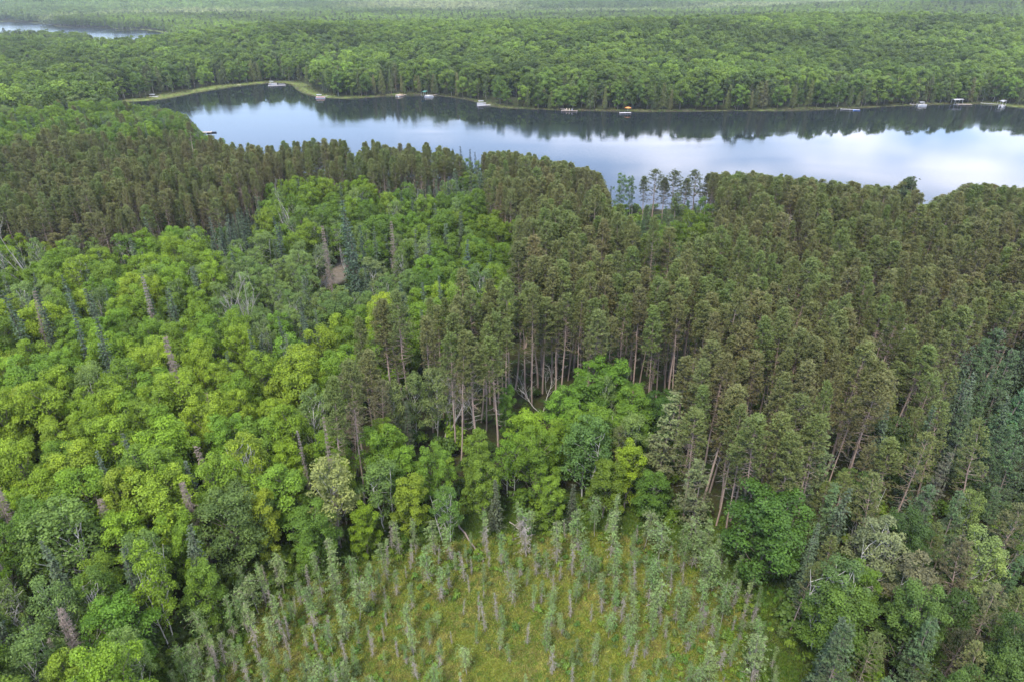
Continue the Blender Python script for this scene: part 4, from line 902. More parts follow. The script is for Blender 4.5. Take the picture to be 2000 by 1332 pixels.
def jmesh(kind, i):
    if (kind, i) not in ME_J: ME_J[(kind, i)] = joined(PROTO[kind][i], kind + '_whole')
    return ME_J[(kind, i)]
def sc_of(t):
    s = t['h'] / HN[t['kind']]; wdt = t['wide'] * (s ** .6 if t['kind'] in ('red_pine',) else s)
    return (wdt, wdt, s)
first = {}
for k, l in BYK.items():
    rest = []
    for t in l:
        if not t['single']: rest.append(t); continue
        r = bpy.data.objects.new(k, None); COL.objects.link(r); r.empty_display_size = .5
        r.location = (t['x'], t['y'], t['z'] - .05); r.rotation_euler = (rng.normal(0, R(2.4)), rng.normal(0, R(2.4)), t['rot']); r.scale = sc_of(t)
        r['label'] = t['label']; r['category'] = CATG[k]
        r['group'] = GROUP[k]
        if (k, t['var']) not in first:
            ch = []
            for p, me in MESH[k][t['var']].items():
                c = bpy.data.objects.new(p, me); COL.objects.link(c); c.parent = r; ch.append(c)
            first[(k, t['var'])] = ch
        else:
            ch = []
            for src in first[(k, t['var'])]:
                c = src.copy(); COL.objects.link(c); c.parent = r; ch.append(c)
        for c in ch: c['tint'] = [float(v) for v in t['tint']]
    if rest:
        gn_scatter(k + '_stand', [(t['x'], t['y'], t['z'] - .05) for t in rest], [t['rot'] for t in rest], [sc_of(t) for t in rest], [t['var'] for t in rest], [t['tint'] for t in rest],
                   [jmesh(k, i) for i in range(len(PROTO[k]))], 'more %ss standing deeper in the wood behind the nearer ones' % LOOK[k], CATG[k], None)

# ------------------------------------------------------------------ far bank
LOD = [joined(broadleaf(15, 4.3, .12, 12, 4, 22, .72, (1.0, 1.5), lod=True), 'far_crown') for _ in range(3)] + [joined(broadleaf(15, 3.3, .15, 12, 4, 18, .6, (.8, 1.2), M_WBARK, .12, lod=True, pointed=.3), 'far_aspen') for _ in range(2)] \
    + [joined(spruce(14, 2.1, .05, lod=True), 'far_spruce'), joined(red_pine(19, 2.2, .3, .5, .9, 6, 6, lod=True), 'far_pine'), joined(cedar(11, 2.0), 'far_cedar')]
def patch(size=46, n=34):
    """a stretch of closed wood for the far distance: separate low crowns of small leaf clumps"""
    mb = MB(); g = int(math.sqrt(n)) + 1
    for i in range(g):
        for j in range(g):
            x = (i + .5 + rng.uniform(-.35, .35)) / g * size - size / 2; y = (j + .5 + rng.uniform(-.35, .35)) / g * size - size / 2
            h = rng.uniform(13, 19); rcn = rng.uniform(3.2, 5); con = rng.random() < .22; cvb = rng.uniform(.15, .85)
            K = 46; d = sph(K); d[:, 2] = np.abs(d[:, 2]); u = rng.uniform(0, 1, (K, 1))
            if con: p = np.concatenate([d[:, :2] * 1.8 * (1 - u), 3 + u * (h)], 1); nn = d + [0, 0, .3]
            else: p = d * [rcn, rcn, rcn * 1.1] * rng.uniform(.85, 1.05, (K, 1)) + [0, 0, h - rcn]; nn = d + rng.normal(size=(K, 3)) * .4
            k2 = 10; q = sph(k2) ; 
            cards(mb, p + [x, y, 0], nn, 1.9 if not con else 1.2, 2.5 if not con else 1.7, M_NEEDLE if con else M_LEAF, cvb + rng.normal(0, .12, K))
            cards(mb, np.array([x, y, 0]) + [0, 0, h * .45] + q * [3, 3, 4], q, 2.6, 3.2, M_LEAF, np.full(k2, .2))
    return mb.mesh('far_patch')
PATCH = [patch() for _ in range(4)]
LOD2 = [joined(broadleaf(15, 4.4, .1, 15, 6, 40, .5, (.85, 1.3), lod=True), 'far_crown') for _ in range(4)] + [joined(broadleaf(15, 3.2, .12, 15, 6, 30, .42, (.6, .95), M_WBARK, .12, lod=True, pointed=.3), 'far_aspen') for _ in range(2)] \
    + [joined(spruce(14, 2.1, .05), 'far_spruce'), joined(red_pine(19, 2.2, .25, .5, .8, 7, 7, lod=True), 'far_pine'), joined(cedar(11, 2.0), 'far_cedar')]
def far_trees():
    P, Rr, Sc, Ix, Tn = [], [], [], [], []; cedars = []
    def ring(d0, d1, sp, lod):
        n = int(1.0 * 1.75 * (d1 * d1 - d0 * d0) * .5 / (sp * sp))
        D = np.sqrt(rng.uniform(d0 * d0, d1 * d1, int(n * 1.9))); A = R(1) * rng.uniform(-50, 50, len(D))
        x, y = np.sin(A) * D, np.cos(A) * D
        # thin by a hashed grid so crowns stay apart
        key = {}; keep = []
        for i in range(len(D)):
            c = (int(x[i] // (sp * .85)), int(y[i] // (sp * .85)))
            if c in key: continue
            key[c] = 1; keep.append(i)
        keep = np.array(keep); x, y, D = x[keep], y[keep], D[keep]
        sdv = shore_dist(x, y); gz = ground_z(x, y, sdv); px, py = proj(x, y, gz)
        mw = MARSH_W(px, py) * (D < 900)
        ok = sdv > mw + 1.5
        # near bank in front of the lake is already planted
        ok &= ~((D < NEAR_D + 2) ) 
        for cx, cy_, a, b in FIELDS: ok &= np.hypot((x - cx) / a, (y - cy_) / b) > 1.0
        return x[ok], y[ok], gz[ok], sdv[ok], D[ok], px[ok]
    x, y, z, sdv, D, px = ring(NEAR_D, 950, 7.3, 0); nL = len(LOD); py_ = proj(x, y, z)[1]
    w1 = wob(x, y, 60, 5); w2 = wob(x, y, 130, 9)
    for i in range(len(x)):
        r = rng.random(); edge = sdv[i] < 22 + MARSH_W(px[i])
        leftish = px[i] < 700
        pc = .45 if edge else (.10 + .12 * (w1[i] > .35) + (.15 if leftish else 0)); pa = .15 if edge else (.08 + .2 * (w2[i] > .3) + (.15 if leftish else 0))
        if r < pc: ix = random.choice([5, 6, 6, 7, 7] if edge else [5, 6, 7]); h = rng.uniform(11, 17)
        elif r < pc + pa: ix = random.choice([3, 4]); h = rng.uniform(13, 18)
        else: ix = random.choice([0, 1, 2]); h = rng.uniform(14, 20)
        if sdv[i] < 9 + MARSH_W(px[i]): h *= rng.uniform(.55, .9)
        h *= 1.0 if (px[i] < 420 and D[i] > 620) else (1.06 if D[i] < 650 else 1.05)
        if 225 < px[i] < 430 and py_[i] > 203:        # the spur this side of the bay keeps below the water seen over it
            lim = np.interp(px[i], SKY[:, 0], SKY[:, 1]) + 2
            while h > 4 and proj(x[i], y[i], z[i] + h)[1] < lim: h -= .7
            if h <= 4: continue
        nom = [15, 15, 15, 15, 15, 14, 19, 11][ix]; s = h / nom
        base = {0: (.096, .152, .020), 1: (.080, .130, .020), 2: (.114, .172, .022), 3: (.100, .14, .04), 4: (.085, .125, .036), 5: (.045, .07, .032), 6: (.075, .092, .034), 7: (.095, .12, .035)}[ix]
        f = (1 + .34 * w1[i] + .26 * w2[i]) * rng.normal(1, .17)
        P.append((x[i], y[i], z[i])); Rr.append(rng.uniform(0, 6.28)); ww = s * rng.uniform(.9, 1.3); Sc.append((ww, ww, s)); Ix.append(nL + (ix if ix < 3 and rng.random() < .75 else ix + 1)); Tn.append(tuple(c * f for c in base))
    x, y, z, sdv, D, px = ring(950, 1700, 7.8, 1)
    w1 = wob(x, y, 90, 5); w2 = wob(x, y, 240, 9)
    for i in range(len(x)):
        ix = random.choices(range(8), [4, 4, 4, 2, 2, 2, 2, 1])[0]; s = rng.uniform(.85, 1.2)
        if ix in (5, 6, 7): s *= .9
        f = (1 + .45 * w1[i] + .4 * w2[i]) * rng.normal(1, .12)
        base = (.118, .180, .022) if ix < 3 else ((.125, .165, .045) if ix < 5 else (.060, .085, .035))
        P.append((x[i], y[i], z[i])); Rr.append(rng.uniform(0, 6.28)); ww = s * 1.15; Sc.append((ww, ww, s)); Ix.append(ix); Tn.append(tuple(c * f for c in base))
    gn_scatter('far_wood', P, Rr, Sc, Ix, Tn, LOD + LOD2, 'dense mixed green wood on the far side of the lake, over the hill and around the far lake', 'wood')
    # the distance
    x, y, z, sdv, D, px = ring(1680, 6200, 42, 2)
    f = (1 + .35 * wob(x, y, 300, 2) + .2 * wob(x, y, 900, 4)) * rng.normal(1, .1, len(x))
    g_ = np.clip(.45 + wob(x, y, 260, 6) * 1.3 - np.abs(x - 300) / 2500, 0, 1)[:, None]; T = np.stack([.11 * f, .165 * f, .04 * f], 1) * (1 - g_) + np.array([.24, .27, .12]) * g_  # pale wetland and sunlit patches, the sunlight put into the crown tint
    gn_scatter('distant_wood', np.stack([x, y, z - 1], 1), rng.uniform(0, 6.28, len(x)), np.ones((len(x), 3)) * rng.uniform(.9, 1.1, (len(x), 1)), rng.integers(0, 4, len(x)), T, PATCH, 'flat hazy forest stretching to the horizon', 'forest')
far_trees()

# ------------------------------------------------------------------ undergrowth, sedge and bog shrubs
def ground_stuff():
    SH = [joined(shrub(1.6, .2, 46, 6), 'undergrowth_bush'), joined(shrub(2.4, .24, 60, 8), 'undergrowth_bush'), joined(shrub(1.0, .18, 36, 4), 'undergrowth_bush')]
    n = 26000; x, y = rng.uniform(-330, 330, n), rng.uniform(30, 330, n); sdv = shore_dist(x, y); bd = sdist(x, y, BOG); z = ground_z(x, y, sdv, bd); px, py = proj(x, y, z + 13); qx, qy = proj(x, y, z)
    pine = np.zeros(n, bool)
    for nm in ('plantation', 'lakeside pines', 'west pines'):
        pine |= inpoly(px, py, next(q for q in ZONES if q[0] == nm)[1])
    ok = (sdv > 1) & (bd > 1.5) & (qx > -150) & (qx < 2150) & (qy < 1500) & (np.hypot((x - CLEAR[0]) / 6, (y - CLEAR[1]) / 11) > 1) & ((rng.random(n) < .28) | ~pine)
    ok &= rng.random(n) < np.clip(130 / np.hypot(x, y), .25, 1)
    x, y, z, pine = x[ok], y[ok], z[ok], pine[ok]; k = len(x); s = rng.uniform(.6, 1.5, k) * np.where(pine, .7, 1.1)
    cols = np.array(MG + DG); T = cols[rng.integers(0, len(cols), k)] * rng.uniform(.7, 1.15, (k, 1))
    gn_scatter('undergrowth', np.stack([x, y, z], 1), rng.uniform(0, 6.28, k), np.stack([s, s, s * rng.uniform(.7, 1.3, k)], 1), rng.integers(0, 3, k), T, SH, 'leafy undergrowth covering the forest floor between the trunks', 'undergrowth')
    # sedge
    TF = []
    for _ in range(3):
        mb = MB(); c = 26; b0 = rng.normal(size=(c, 3)) * [.16, .16, 0]; ax = nrmz(rng.normal(size=(c, 3)) * [.9, .9, 0] + [0, 0, .7]); ll = rng.uniform(.18, .42, c)
        cards(mb, b0 + ax * ll[:, None] * .5, np.cross(ax, rng.normal(size=(c, 3))), .035, ll, M_NEEDLE, rng.uniform(.2, .9, c), ax); TF.append(mb.mesh('sedge_tuft'))
    n = 52000; x, y = rng.uniform(min(bx) - 6, max(bx) + 6, n), rng.uniform(40, max(by) + 6, n); bd = sdist(x, y, BOG); qx, qy = proj(x, y, 1.8)
    ok = (bd < 5) & (qx > 150) & (qx < 1750) & (qy < 1400); x, y, bd = x[ok], y[ok], bd[ok]; k = len(x); z = ground_z(x, y)
    pal = np.array([(.15, .19, .026), (.22, .235, .04), (.10, .16, .022), (.18, .165, .05), (.28, .28, .065)]); pe = np.array([(.05, .10, .012), (.07, .125, .016), (.10, .14, .02)])
    patchy = wob(x, y, 3.1) + wob(x, y, 1.3, 4) * .7; ix = np.clip(((patchy + 1.5) / 3 * 5 + rng.normal(0, .8, k)).astype(int), 0, 4)
    T = np.where((bd > -3 + 1.5 * wob(x, y, 5))[:, None], pe[rng.integers(0, 3, k)], pal[ix]) * rng.uniform(.75, 1.15, (k, 1)); s = rng.uniform(.7, 1.4, k)
    gn_scatter('sedge_grass', np.stack([x, y, z - .02], 1), rng.uniform(0, 6.28, k), np.stack([s, s, s], 1), rng.integers(0, 3, k), T, TF, 'tufted yellow and olive sedge covering the open bog', 'grass')
    # leafy bog shrubs
    BS = [joined(shrub(.9, .13, 30, 4), 'bog_bush'), joined(shrub(.7, .12, 26, 3), 'bog_bush')]
    n = 9000; x, y = rng.uniform(min(bx) - 6, max(bx) + 6, n), rng.uniform(40, max(by) + 6, n); bd = sdist(x, y, BOG); qx, qy = proj(x, y, 1.8)
    side = np.clip(np.abs(qx - 980) / 380, 0, 1); ok = (bd < 3.5) & (qx > 150) & (qx < 1750) & (qy < 1400) & (rng.random(n) < np.where(qy < 1130, .22, .04 + .34 * side ** 2)) & (wob(x, y, 4, 7) > -.25)
    x, y = x[ok], y[ok]; k = len(x); z = ground_z(x, y); s = rng.uniform(.6, 1.5, k); pal = np.array([(.15, .22, .025), (.12, .20, .025), (.08, .16, .025), (.10, .14, .04)])
    gn_scatter('bog_shrubs', np.stack([x, y, z], 1), rng.uniform(0, 6.28, k), np.stack([s, s, s], 1), rng.integers(0, 2, k), pal[rng.integers(0, 4, k)], BS, 'low bright leafy shrubs scattered between the bog spruces', 'shrubs')
    # reeds on the far marsh
    n = 60000; x, y = rng.uniform(-330, 420, n), rng.uniform(380, 680, n); sdv = shore_dist(x, y); z = ground_z(x, y, sdv); px, py = proj(x, y, z); mw = MARSH_W(px, py)
    ok = (sdv > -.8) & (sdv < mw + 1) & (px > 180) & (px < 2060); x, y, z = x[ok], y[ok], z[ok]; k = len(x); s = rng.uniform(1.6, 3.2, k)
    pal = np.array([(.12, .155, .04), (.16, .175, .05), (.09, .13, .035), (.14, .125, .055)])
    gn_scatter('marsh_reeds', np.stack([x, y, np.maximum(z, -.05)], 1), rng.uniform(0, 6.28, k), np.stack([s, s, s * .8], 1), rng.integers(0, 3, k), pal[rng.integers(0, 4, k)], TF, 'yellow-green reeds and marsh grass fringing the far lakeshore', 'reeds')
ground_stuff()

# ------------------------------------------------------------------ logs, docks and boats
def thing(name, label, cat, loc, rz=0, group=None):
    o = bpy.data.objects.new(name, None); COL.objects.link(o); o.location = loc; o.rotation_euler = (0, 0, rz); o['label'] = label; o['category'] = cat
    if group: o['group'] = group
    return o
def part(name, mb, parent, label=None):
    o = bpy.data.objects.new(name, mb.mesh(name)); COL.objects.link(o); o.parent = parent
    if label: o['label'] = label
    return o
def log(px0, py0, px1, py1, r, label, m=M_DBROWN):
    a = gp(px0, py0, 2.0); b = gp(px1, py1, 2.0); L = math.hypot(b[0] - a[0], b[1] - a[1]); o = thing('fallen_log', label, 'log', (a[0], a[1], 1.9), math.atan2(b[1] - a[1], b[0] - a[0]), 'fallen trunks')
    mb = MB(); tube(mb, limb((0, 0, .25), (L, 0, .3), .05, 7, .06), np.linspace(r, r * .4, 7), m, 7); part('trunk', mb, o)
    mb = MB()
    for i in range(16):
        t = rng.uniform(.35, 1) * L; s = rng.choice([-1, 1]); tube(mb, limb((t, 0, .3), (t + rng.uniform(.2, .8), s * rng.uniform(.4, 1.1), .3 + rng.uniform(0, .6)), 0, 3, .05), [.03, .02, .008], m, 3)
    part('branches', mb, o)
log(890, 1018, 945, 1098, .16, 'dark fallen trunk lying from the wood edge into the bog')
log(995, 1020, 1018, 1040, .09, 'short pale fallen stem at the far edge of the bog', M_GREY)
log(1262, 1184, 1290, 1172, .06, 'thin pale fallen stem among the eastern bog spruces', M_GREY)
log(1860, 1205, 1905, 1180, .14, 'grey fallen trunk in the dark eastern gap', M_DEAD)
log(1745, 1190, 1790, 1165, .12, 'pale broken trunk lying below the tan aspens', M_DEAD)

M_WHITE = plain('white_paint', (.36, .36, .37), .4, 0, .06); M_WOOD = plain('dock_boards', (.42, .34, .27), .85, 0, .25, 3); M_GWOOD = plain('grey_dock_boards', (.50, .47, .46), .85, 0, .2, 3)
M_ALU = plain('aluminium', (.6, .62, .64), .35, .8, .05); M_DARK = plain('dark_canvas', (.06, .07, .08), .8, 0, .2); M_GREEN = plain('green_canvas', (.05, .16, .12), .7, 0, .2)
M_TAN = plain('tan_cushions', (.52, .42, .32), .7, 0, .15); M_ORANGE = plain('orange_canvas', (.5, .21, .05), .7, 0, .1); M_BLUE = plain('blue_canvas', (.10, .2, .5), .6, 0, .1); M_PINK = plain('faded_red_panels', (.50, .25, .24), .6, 0, .1); M_YEL = plain('yellow_plastic', (.7, .5, .08), .5, 0, .1)
def dock(px, py, ang, L, Wd, label, m=M_WOOD, ell=None):
    x, y = gp(px, py, .5); o = thing('boat_dock', label, 'dock', (x, y, 0), R(ang), 'docks on the far shore')
    def run(x0, y0, x1, y1):
        mb = MB(); k = int(max(x1 - x0, y1 - y0) / .32); alongx = (x1 - x0) >= (y1 - y0)
        for i in range(k):
            if alongx: a = x0 + (x1 - x0) * i / k; box(mb, (a, y0, .5), (a + (x1 - x0) / k - .03, y1, .56), m, .5)
            else: a = y0 + (y1 - y0) * i / k; box(mb, (x0, a, .5), (x1, a + (y1 - y0) / k - .03, .56), m, .5)
        for yy in ((y0 + .1, y1 - .18) if alongx else ()): box(mb, (x0, yy, .36), (x1, yy + .08, .497), m)
        for xx in (() if alongx else (x0 + .1, x1 - .18)): box(mb, (xx, y0, .36), (xx + .08, y1, .497), m)
        part('deck', mb, o)
    run(-L / 2, -Wd / 2, L / 2, Wd / 2)
    if ell: run(L / 2 + .03, -Wd / 2 - ell, L / 2 + Wd + .03, Wd / 2)
    for i in range(3):
        for sgn in (-1, 1):
            mb = MB(); xx = -L / 2 + .25 + i * (L - .5) / 2; tube(mb, [(xx, sgn * (Wd / 2 + .05), -1.2), (xx, sgn * (Wd / 2 + .05), .95)], [.06, .06], M_GWOOD, 6); part('post', mb, o)
    return o
def pontoon(px, py, ang, label, canopy=M_WHITE, panel=M_WHITE, L=6.4, seats=M_TAN):
    x, y = gp(px, py, .5); o = thing('pontoon_boat', label, 'pontoon boat', (x, y, 0), R(ang), 'pontoon boats moored along the far shore'); W2 = 1.28
    for sgn in (-1, 1):
        mb = MB(); tube(mb, [(-L / 2, sgn * .85, .12), (-L / 2 + .1, sgn * .85, .12), (L / 2 - .9, sgn * .85, .12), (L / 2 - .2, sgn * .85, .26), (L / 2, sgn * .85, .36)], [.05, .31, .31, .2, .03], M_ALU, 10); part('pontoon', mb, o)
    mb = MB(); box(mb, (-L / 2 + .2, -W2, .45), (L / 2 - .3, W2, .55), M_GWOOD); part('deck', mb, o)
    mb = MB()
    for sgn in (-1, 1):
        box(mb, (-L / 2 + .4, sgn * W2 - .03, .62), (L / 2 - .5, sgn * W2 + .03, 1.15), panel)
        box(mb, (-L / 2 + .35, sgn * W2 - .04, 1.16), (L / 2 - .45, sgn * W2 + .04, 1.22), M_ALU)
    box(mb, (-L / 2 + .34, -W2 + .04, .62), (-L / 2 + .39, W2 - .04, 1.15), panel); box(mb, (L / 2 - .5, -W2 + .04, .62), (L / 2 - .45, -.4, 1.15), panel); box(mb, (L / 2 - .5, .4, .62), (L / 2 - .45, W2 - .04, 1.15), panel); part('railing', mb, o)
    for xs_ in (-L / 2 + .55, L / 2 - 2.1):
        mb = MB(); box(mb, (xs_, -W2 + .1, .56), (xs_ + 1.4, -W2 + .7, .95), seats); box(mb, (xs_, -W2 + .08, .96), (xs_ + 1.4, -W2 + .25, 1.3), seats); box(mb, (xs_, W2 - .7, .56), (xs_ + 1.4, W2 - .1, .95), seats); part('seat', mb, o)
    mb = MB(); box(mb, (-.5, -.45, .56), (.0, .1, 1.35), M_WHITE); part('console', mb, o)
    mb = MB(); box(mb, (-L / 2 - .25, -.2, .1), (-L / 2 + .15, .2, 1.1), M_DARK); part('motor', mb, o)
    if canopy:
        f = MB(); c = MB()
        for xx in (-2.2, .9):
            for sgn in (-1, 1): tube(f, [(-.6, sgn * (W2 + .06), 1.2), (xx, sgn * (W2 - .02), 2.42)], [.025, .025], M_ALU, 5)
        k = 7
        yy = np.linspace(-W2 - .05, W2 + .05, k); zz = 2.42 + .18 * np.cos(yy / W2 * 1.4)
        v = [(x_, yy[i], zz[i] + dz) for dz in (0, .05) for x_ in (-2.4, 1.1) for i in range(k)]
        fc = []
        for i in range(k - 1): fc += [(i, i + 1, k + i + 1, k + i), (2 * k + i, 3 * k + i, 3 * k + i + 1, 2 * k + i + 1), (i, 2 * k + i, 2 * k + i + 1, i + 1), (k + i, k + i + 1, 3 * k + i + 1, 3 * k + i)]
        fc += [(0, k, 3 * k, 2 * k), (k - 1, 3 * k - 1, 4 * k - 1, 2 * k - 1)]
        c.add(v, fc, canopy); part('canopy_frame', f, part('canopy', c, o))
    return o
def lift(px, py, ang, label, roof=M_WHITE, L=7.5, Wd=3.2, h=3.0):
    x, y = gp(px, py, .5); o = thing('boat_lift', label, 'boat lift', (x, y, 0), R(ang), 'canopied boat lifts')
    for a in (-1, 1):
        for b in (-1, 1):
            mb = MB(); tube(mb, [(a * (L / 2 - .8), b * (Wd / 2 - .1), -1.2), (a * (L / 2 - .8), b * (Wd / 2 - .1), h - .1)], [.06, .06], M_ALU, 6); part('post', mb, o)
    mb = MB(); k = 9; yy = np.linspace(-Wd / 2, Wd / 2, k); zz = h + .45 * np.cos(yy / Wd * PI) - .1
    v = [(x_, yy[i], zz[i] + dz) for dz in (0, .05) for x_ in (-L / 2, L / 2) for i in range(k)]; fc = []
    for i in range(k - 1): fc += [(i, i + 1, k + i + 1, k + i), (2 * k + i, 3 * k + i, 3 * k + i + 1, 2 * k + i + 1), (i, 2 * k + i, 2 * k + i + 1, i + 1), (k + i, k + i + 1, 3 * k + i + 1, 3 * k + i)]
    fc += [(0, k, 3 * k, 2 * k), (k - 1, 3 * k - 1, 4 * k - 1, 2 * k - 1)]
    mb.add(v, fc, roof); part('roof', mb, o)
    mb = MB()
    for b in (-1, 1): tube(mb, [(-L / 2 + .5, b * .9, .15), (L / 2 - .5, b * .9, .15)], [.07, .07], M_ALU, 5)
    part('cradle', mb, o); return o
def small_boat(px, py, ang, label, m, L=4.2):
    x, y = gp(px, py, .2); o = thing('rowing_boat', label, 'boat', (x, y, 0), R(ang), 'small open boats'); n = 9; t = np.linspace(0, 1, n); w = .75 * np.sin(PI * (t * .82 + .18)) ** .7; w[-1] = .03
    xs = (t - .5) * L; out = []; 
    mb = MB(); k = 7; th = np.linspace(-PI / 2, PI / 2, k); V = []
    for sc, dz in ((1, 0), (.9, .06)):
        for i in range(n):
            for a in th: V.append((xs[i] * (1 if sc == 1 else .97), w[i] * math.sin(a) * sc, -.15 + .6 * (1 - math.cos(a)) ** 1.0 + dz * (1 - abs(a) / (PI / 2)) + .12 * t[i] ** 2))
    F = []
    for s_ in range(2):
        for i in range(n - 1):
            for j in range(k - 1): q = s_ * n * k + i * k + j; F.append((q, q + 1, q + k + 1, q + k) if s_ else (q, q + k, q + k + 1, q + 1))
    for i in range(n - 1):
        for j in (0, k - 1): F.append((i * k + j, (i + 1) * k + j, n * k + (i + 1) * k + j, n * k + i * k + j))
    mb.add(V, F, m); part('hull', mb, o)
    for xx in (-.9, .5):
        b = MB(); box(b, (xx, -.6, .25), (xx + .28, .6, .3), M_WOOD); part('seat', b, o)
    return o
dock(285, 192, 5, 9, 1.3, 'narrow grey dock beside the westernmost white pontoon boat', M_GWOOD)
pontoon(301, 191, 8, 'white pontoon boat moored at the west end of the bay')
dock(393, 172, -6, 8, 1.2, 'thin dock in the reeds on the northwest bay shore', M_GWOOD); small_boat(403, 173.5, 5, 'small white open boat at the thin dock in the reeds', M_WHITE)
dock(462, 166.5, -10, 7, 1.2, 'short weathered dock on the northern bay shore'); small_boat(470, 166, 10, 'small yellow open boat by the short weathered dock', M_YEL)
dock(541, 167.5, 8, 13, 2.6, 'wide pale dock at the north corner of the bay', M_GWOOD); pontoon(533, 165, -12, 'white pontoon boat behind the wide pale dock'); small_boat(550, 165.5, 0, 'white open boat beside the wide pale dock', M_WHITE, 5)
dock(639, 188.5, 48, 11, 1.2, 'slanting gangway dock up to the grassy point', M_GWOOD); pontoon(626, 191.5, 8, 'pontoon boat with faded red sides at the grassy point', M_WHITE, M_PINK)
dock(786, 187, 60, 7, 1.4, 'timber dock with the tan deck boat'); pontoon(780, 187.5, 65, 'tan deck boat under the dark cedars', None, M_TAN, 6.2, M_ORANGE)
lift(829, 187, 80, 'boat lift with a dark green canopy', M_GREEN); pontoon(838, 189, 10, 'white pontoon boat right of the green canopy', None); dock(850, 186, 55, 8, 1.2, 'timber dock behind the green canopied lift')
dock(951, 206, 22, 13, 2.2, 'wide grey dock at the wooded point', M_GWOOD); pontoon(941, 204, 12, 'white pontoon boat alongside the wide grey dock'); dock(962, 204, 45, 6, 1.2, 'grey ramp joining the wide dock to the bank', M_GWOOD)
dock(1112, 217, -12, 10, 1.6, 'timber dock set with chairs on the middle shore'); dock(1101, 214, 118, 7, 1.3, 'short timber walkway leading to the dock with chairs')
def chair_at(px, py, rz, lab, m):
    x, y = gp(px, py, .56); o = thing('deck_chair', lab, 'chair', (x, y, .56), rz, 'chairs on the middle dock'); mb = MB(); box(mb, (-.3, -.3, .36), (.3, .3, .42), m); part('seat', mb, o); mb = MB(); box(mb, (-.3, .31, .3), (.3, .37, 1.1), m); part('backrest', mb, o)
    for a in (-1, 1):
        for b in (-1, 1): mb = MB(); box(mb, (a * .26 - .03, b * .26 - .03, 0), (a * .26 + .03, b * .26 + .03, .357), m); part('leg', mb, o)
chair_at(1107, 216.2, .3, 'leftmost pale wooden chair on the middle dock', M_TAN); chair_at(1112, 216.9, .1, 'middle pale wooden chair on the middle dock', M_TAN); chair_at(1117, 217.3, -.2, 'rightmost white chair on the middle dock', M_WHITE)
dock(1221, 221, 6, 7, 2.2, 'small white-topped dock under the orange parasol', M_GWOOD)
def parasol(px, py, lab):
    x, y = gp(px, py, .56); o = thing('parasol', lab, 'parasol', (x, y, .5), 0); mb = MB(); tube(mb, [(0, 0, 0), (0, 0, 2.7)], [.04, .03], M_ALU, 6); part('pole', mb, o)
    mb = MB(); tube(mb, [(0, 0, 2.15), (0, 0, 2.25), (0, 0, 2.6), (0, 0, 2.85)], [2.1, 2.1, 1.0, .05], M_ORANGE, 8); part('canopy', mb, o)
parasol(1226, 218.5, 'orange parasol on the small white-topped dock'); small_boat(1216, 221.5, 5, 'white open boat beside the orange parasol', M_WHITE)
dock(1660, 214.5, -14, 11, 1.2, 'long thin pale dock off the eastern shore', M_GWOOD); small_boat(1673, 216.5, 0, 'small blue boat at the tip of the long thin pale dock', M_BLUE)
pontoon(1800, 206.5, 8, 'large white pontoon boat among leaning willows'); dock(1790, 205, -18, 8, 1.3, 'grey dock beside the large white pontoon boat', M_GWOOD)
lift(1868, 203, 12, 'boat lift with pale canopy on the eastern shore'); dock(1883, 204.5, -4, 9, 2.2, 'dark timber platform dock beside the pale canopied lift', M_WOOD)
dock(1936, 203.5, -32, 12, 1.3, 'pale slanting gangway dock near the eastern reeds', M_GWOOD); lift(1955, 206, 40, 'white canopied boat lift at the slanting gangway', M_WHITE); pontoon(1957, 208, 40, 'pontoon boat hanging in the lift near the eastern reeds', None)
dock(400, 259, 12, 7, 2.4, 'low brown dock on the near western shore'); small_boat(414, 259.5, 5, 'dark canoe floating off the near western dock', M_DARK, 4.8)

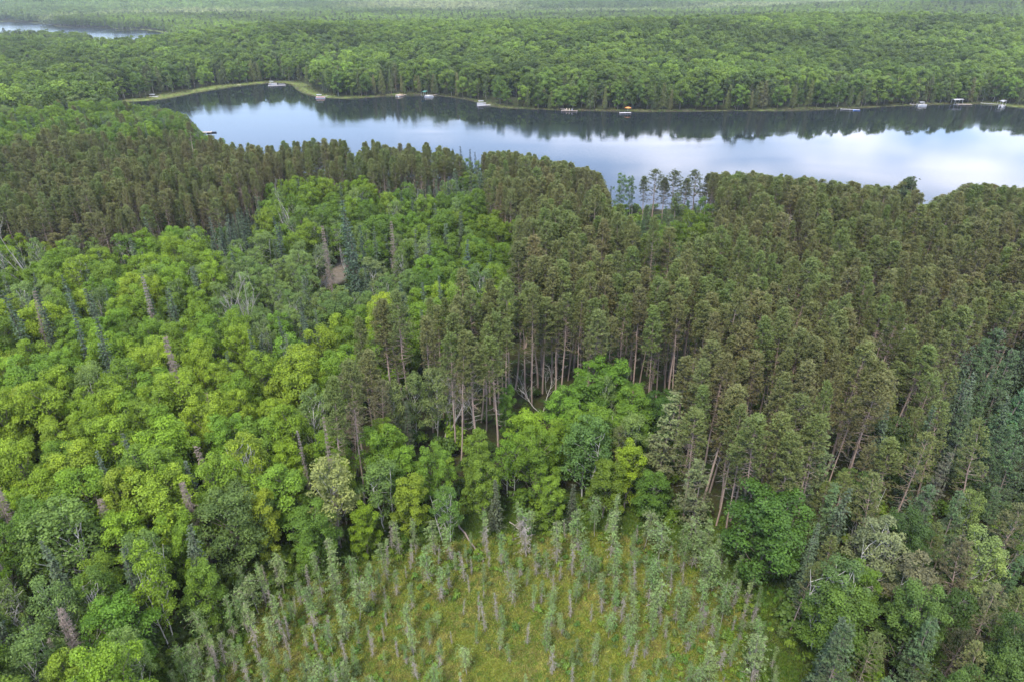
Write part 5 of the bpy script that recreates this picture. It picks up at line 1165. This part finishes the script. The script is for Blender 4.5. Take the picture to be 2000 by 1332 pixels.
# cedars and shore trees standing singly along the far waterline
def far_shore_trees():
    marks = [(o, float(proj(o.location.x, o.location.y, 0)[0])) for o in COL.objects if o.parent is None and o.get('category') in ('pontoon boat', 'dock', 'boat lift', 'parasol')]
    used = set(); short = {o.name: shorten(o['label'], used) for o, _ in marks}; cells = {}; got = []
    n = 2600; px = rng.uniform(240, 2010, n); base = np.interp(px, [a for a, b in FAR_SHORE], [b for a, b in FAR_SHORE])
    for i in range(n):
        x, y = gp(px[i], base[i] - rng.uniform(.3, 7), .8); sdv = float(shore_dist(np.array([x]), np.array([y]))[0]); mw = float(MARSH_W(np.array([px[i]]), np.array([base[i]]))[0])
        if not (mw + 1.0 < sdv < mw + 9): continue
        if any(math.hypot(x - a, y - b) < 4.6 for a, b in got): continue
        got.append((x, y)); q = float(proj(x, y, 0)[0]); o, mpx = min(marks, key=lambda m: abs(m[1] - q)); kind = 'maple' if rng.random() < .3 else ('aspen' if rng.random() < .15 else 'cedar')
        cells.setdefault((o.name, q > mpx, kind), []).append((abs(q - mpx), x, y))
        if len(got) > 185: break
    meshes = {'cedar': [joined(cedar(9, r, False), 'cedar_whole') for r in (1.7, 1.35, 2.0)], 'maple': [LOD2[0], LOD2[1], LOD2[2]], 'aspen': [LOD2[4], LOD2[5]]}
    for (nm, right, kind), l in cells.items():
        l.sort()
        for i, (d, x, y) in enumerate(l):
            z = float(ground_z(np.array([x]), np.array([y]))[0]); me = random.choice(meshes[kind]); o = bpy.data.objects.new({'cedar': 'cedar_tree', 'maple': 'shore_maple', 'aspen': 'shore_aspen'}[kind], me); COL.objects.link(o)
            h = rng.uniform(8, 17) if kind == 'cedar' else rng.uniform(10, 18); s_ = h / (9 if kind == 'cedar' else 15); w = s_ * (rng.uniform(.75, 1.05) if kind == 'cedar' else rng.uniform(.85, 1.2)); o.location = (x, y, z - .1); o.scale = (w, w, s_); o.rotation_euler = (0, 0, rng.uniform(0, 6.28))
            f = rng.normal(1, .15); pal = [(.10, .125, .032), (.07, .095, .030), (.12, .13, .045), (.075, .11, .03)] if kind == 'cedar' else [(.09, .155, .02), (.11, .17, .022), (.075, .13, .02)]
            o['tint'] = [c * f for c in random.choice(pal)]; o['category'] = 'cedar tree' if kind == 'cedar' else 'tree'; o['group'] = 'trees standing along the far waterline'
            o['label'] = ' '.join(f"{dict(cedar='cone-shaped cedar', maple='round-crowned tree', aspen='slim pale-stemmed tree')[kind]} on far shore, {ORD[i]} to the {'right' if right else 'left'} of the {short[nm]}".split()[:16])
far_shore_trees()

# ------------------------------------------------------------------ air
def haze():
    mb = MB(); box(mb, (-9500, -9500, -4), (9500, 9500, 120), M_WHITE); m = bpy.data.materials.new('air'); m.use_nodes = True; nt = m.node_tree; nt.nodes.clear()
    out = nt.nodes.new('ShaderNodeOutputMaterial'); v = nt.nodes.new('ShaderNodeVolumePrincipled'); v.inputs['Color'].default_value = (.82, .90, 1, 1); v.inputs['Density'].default_value = 0.00008; v.inputs['Anisotropy'].default_value = .2
    nt.links.new(v.outputs[0], out.inputs['Volume'])
    me = mb.mesh('haze'); me.materials.clear(); me.materials.append(m); o = bpy.data.objects.new('haze', me); COL.objects.link(o); o['kind'] = 'stuff'; o['label'] = 'thin pale air haze over the whole scene'; o['category'] = 'haze'
haze()
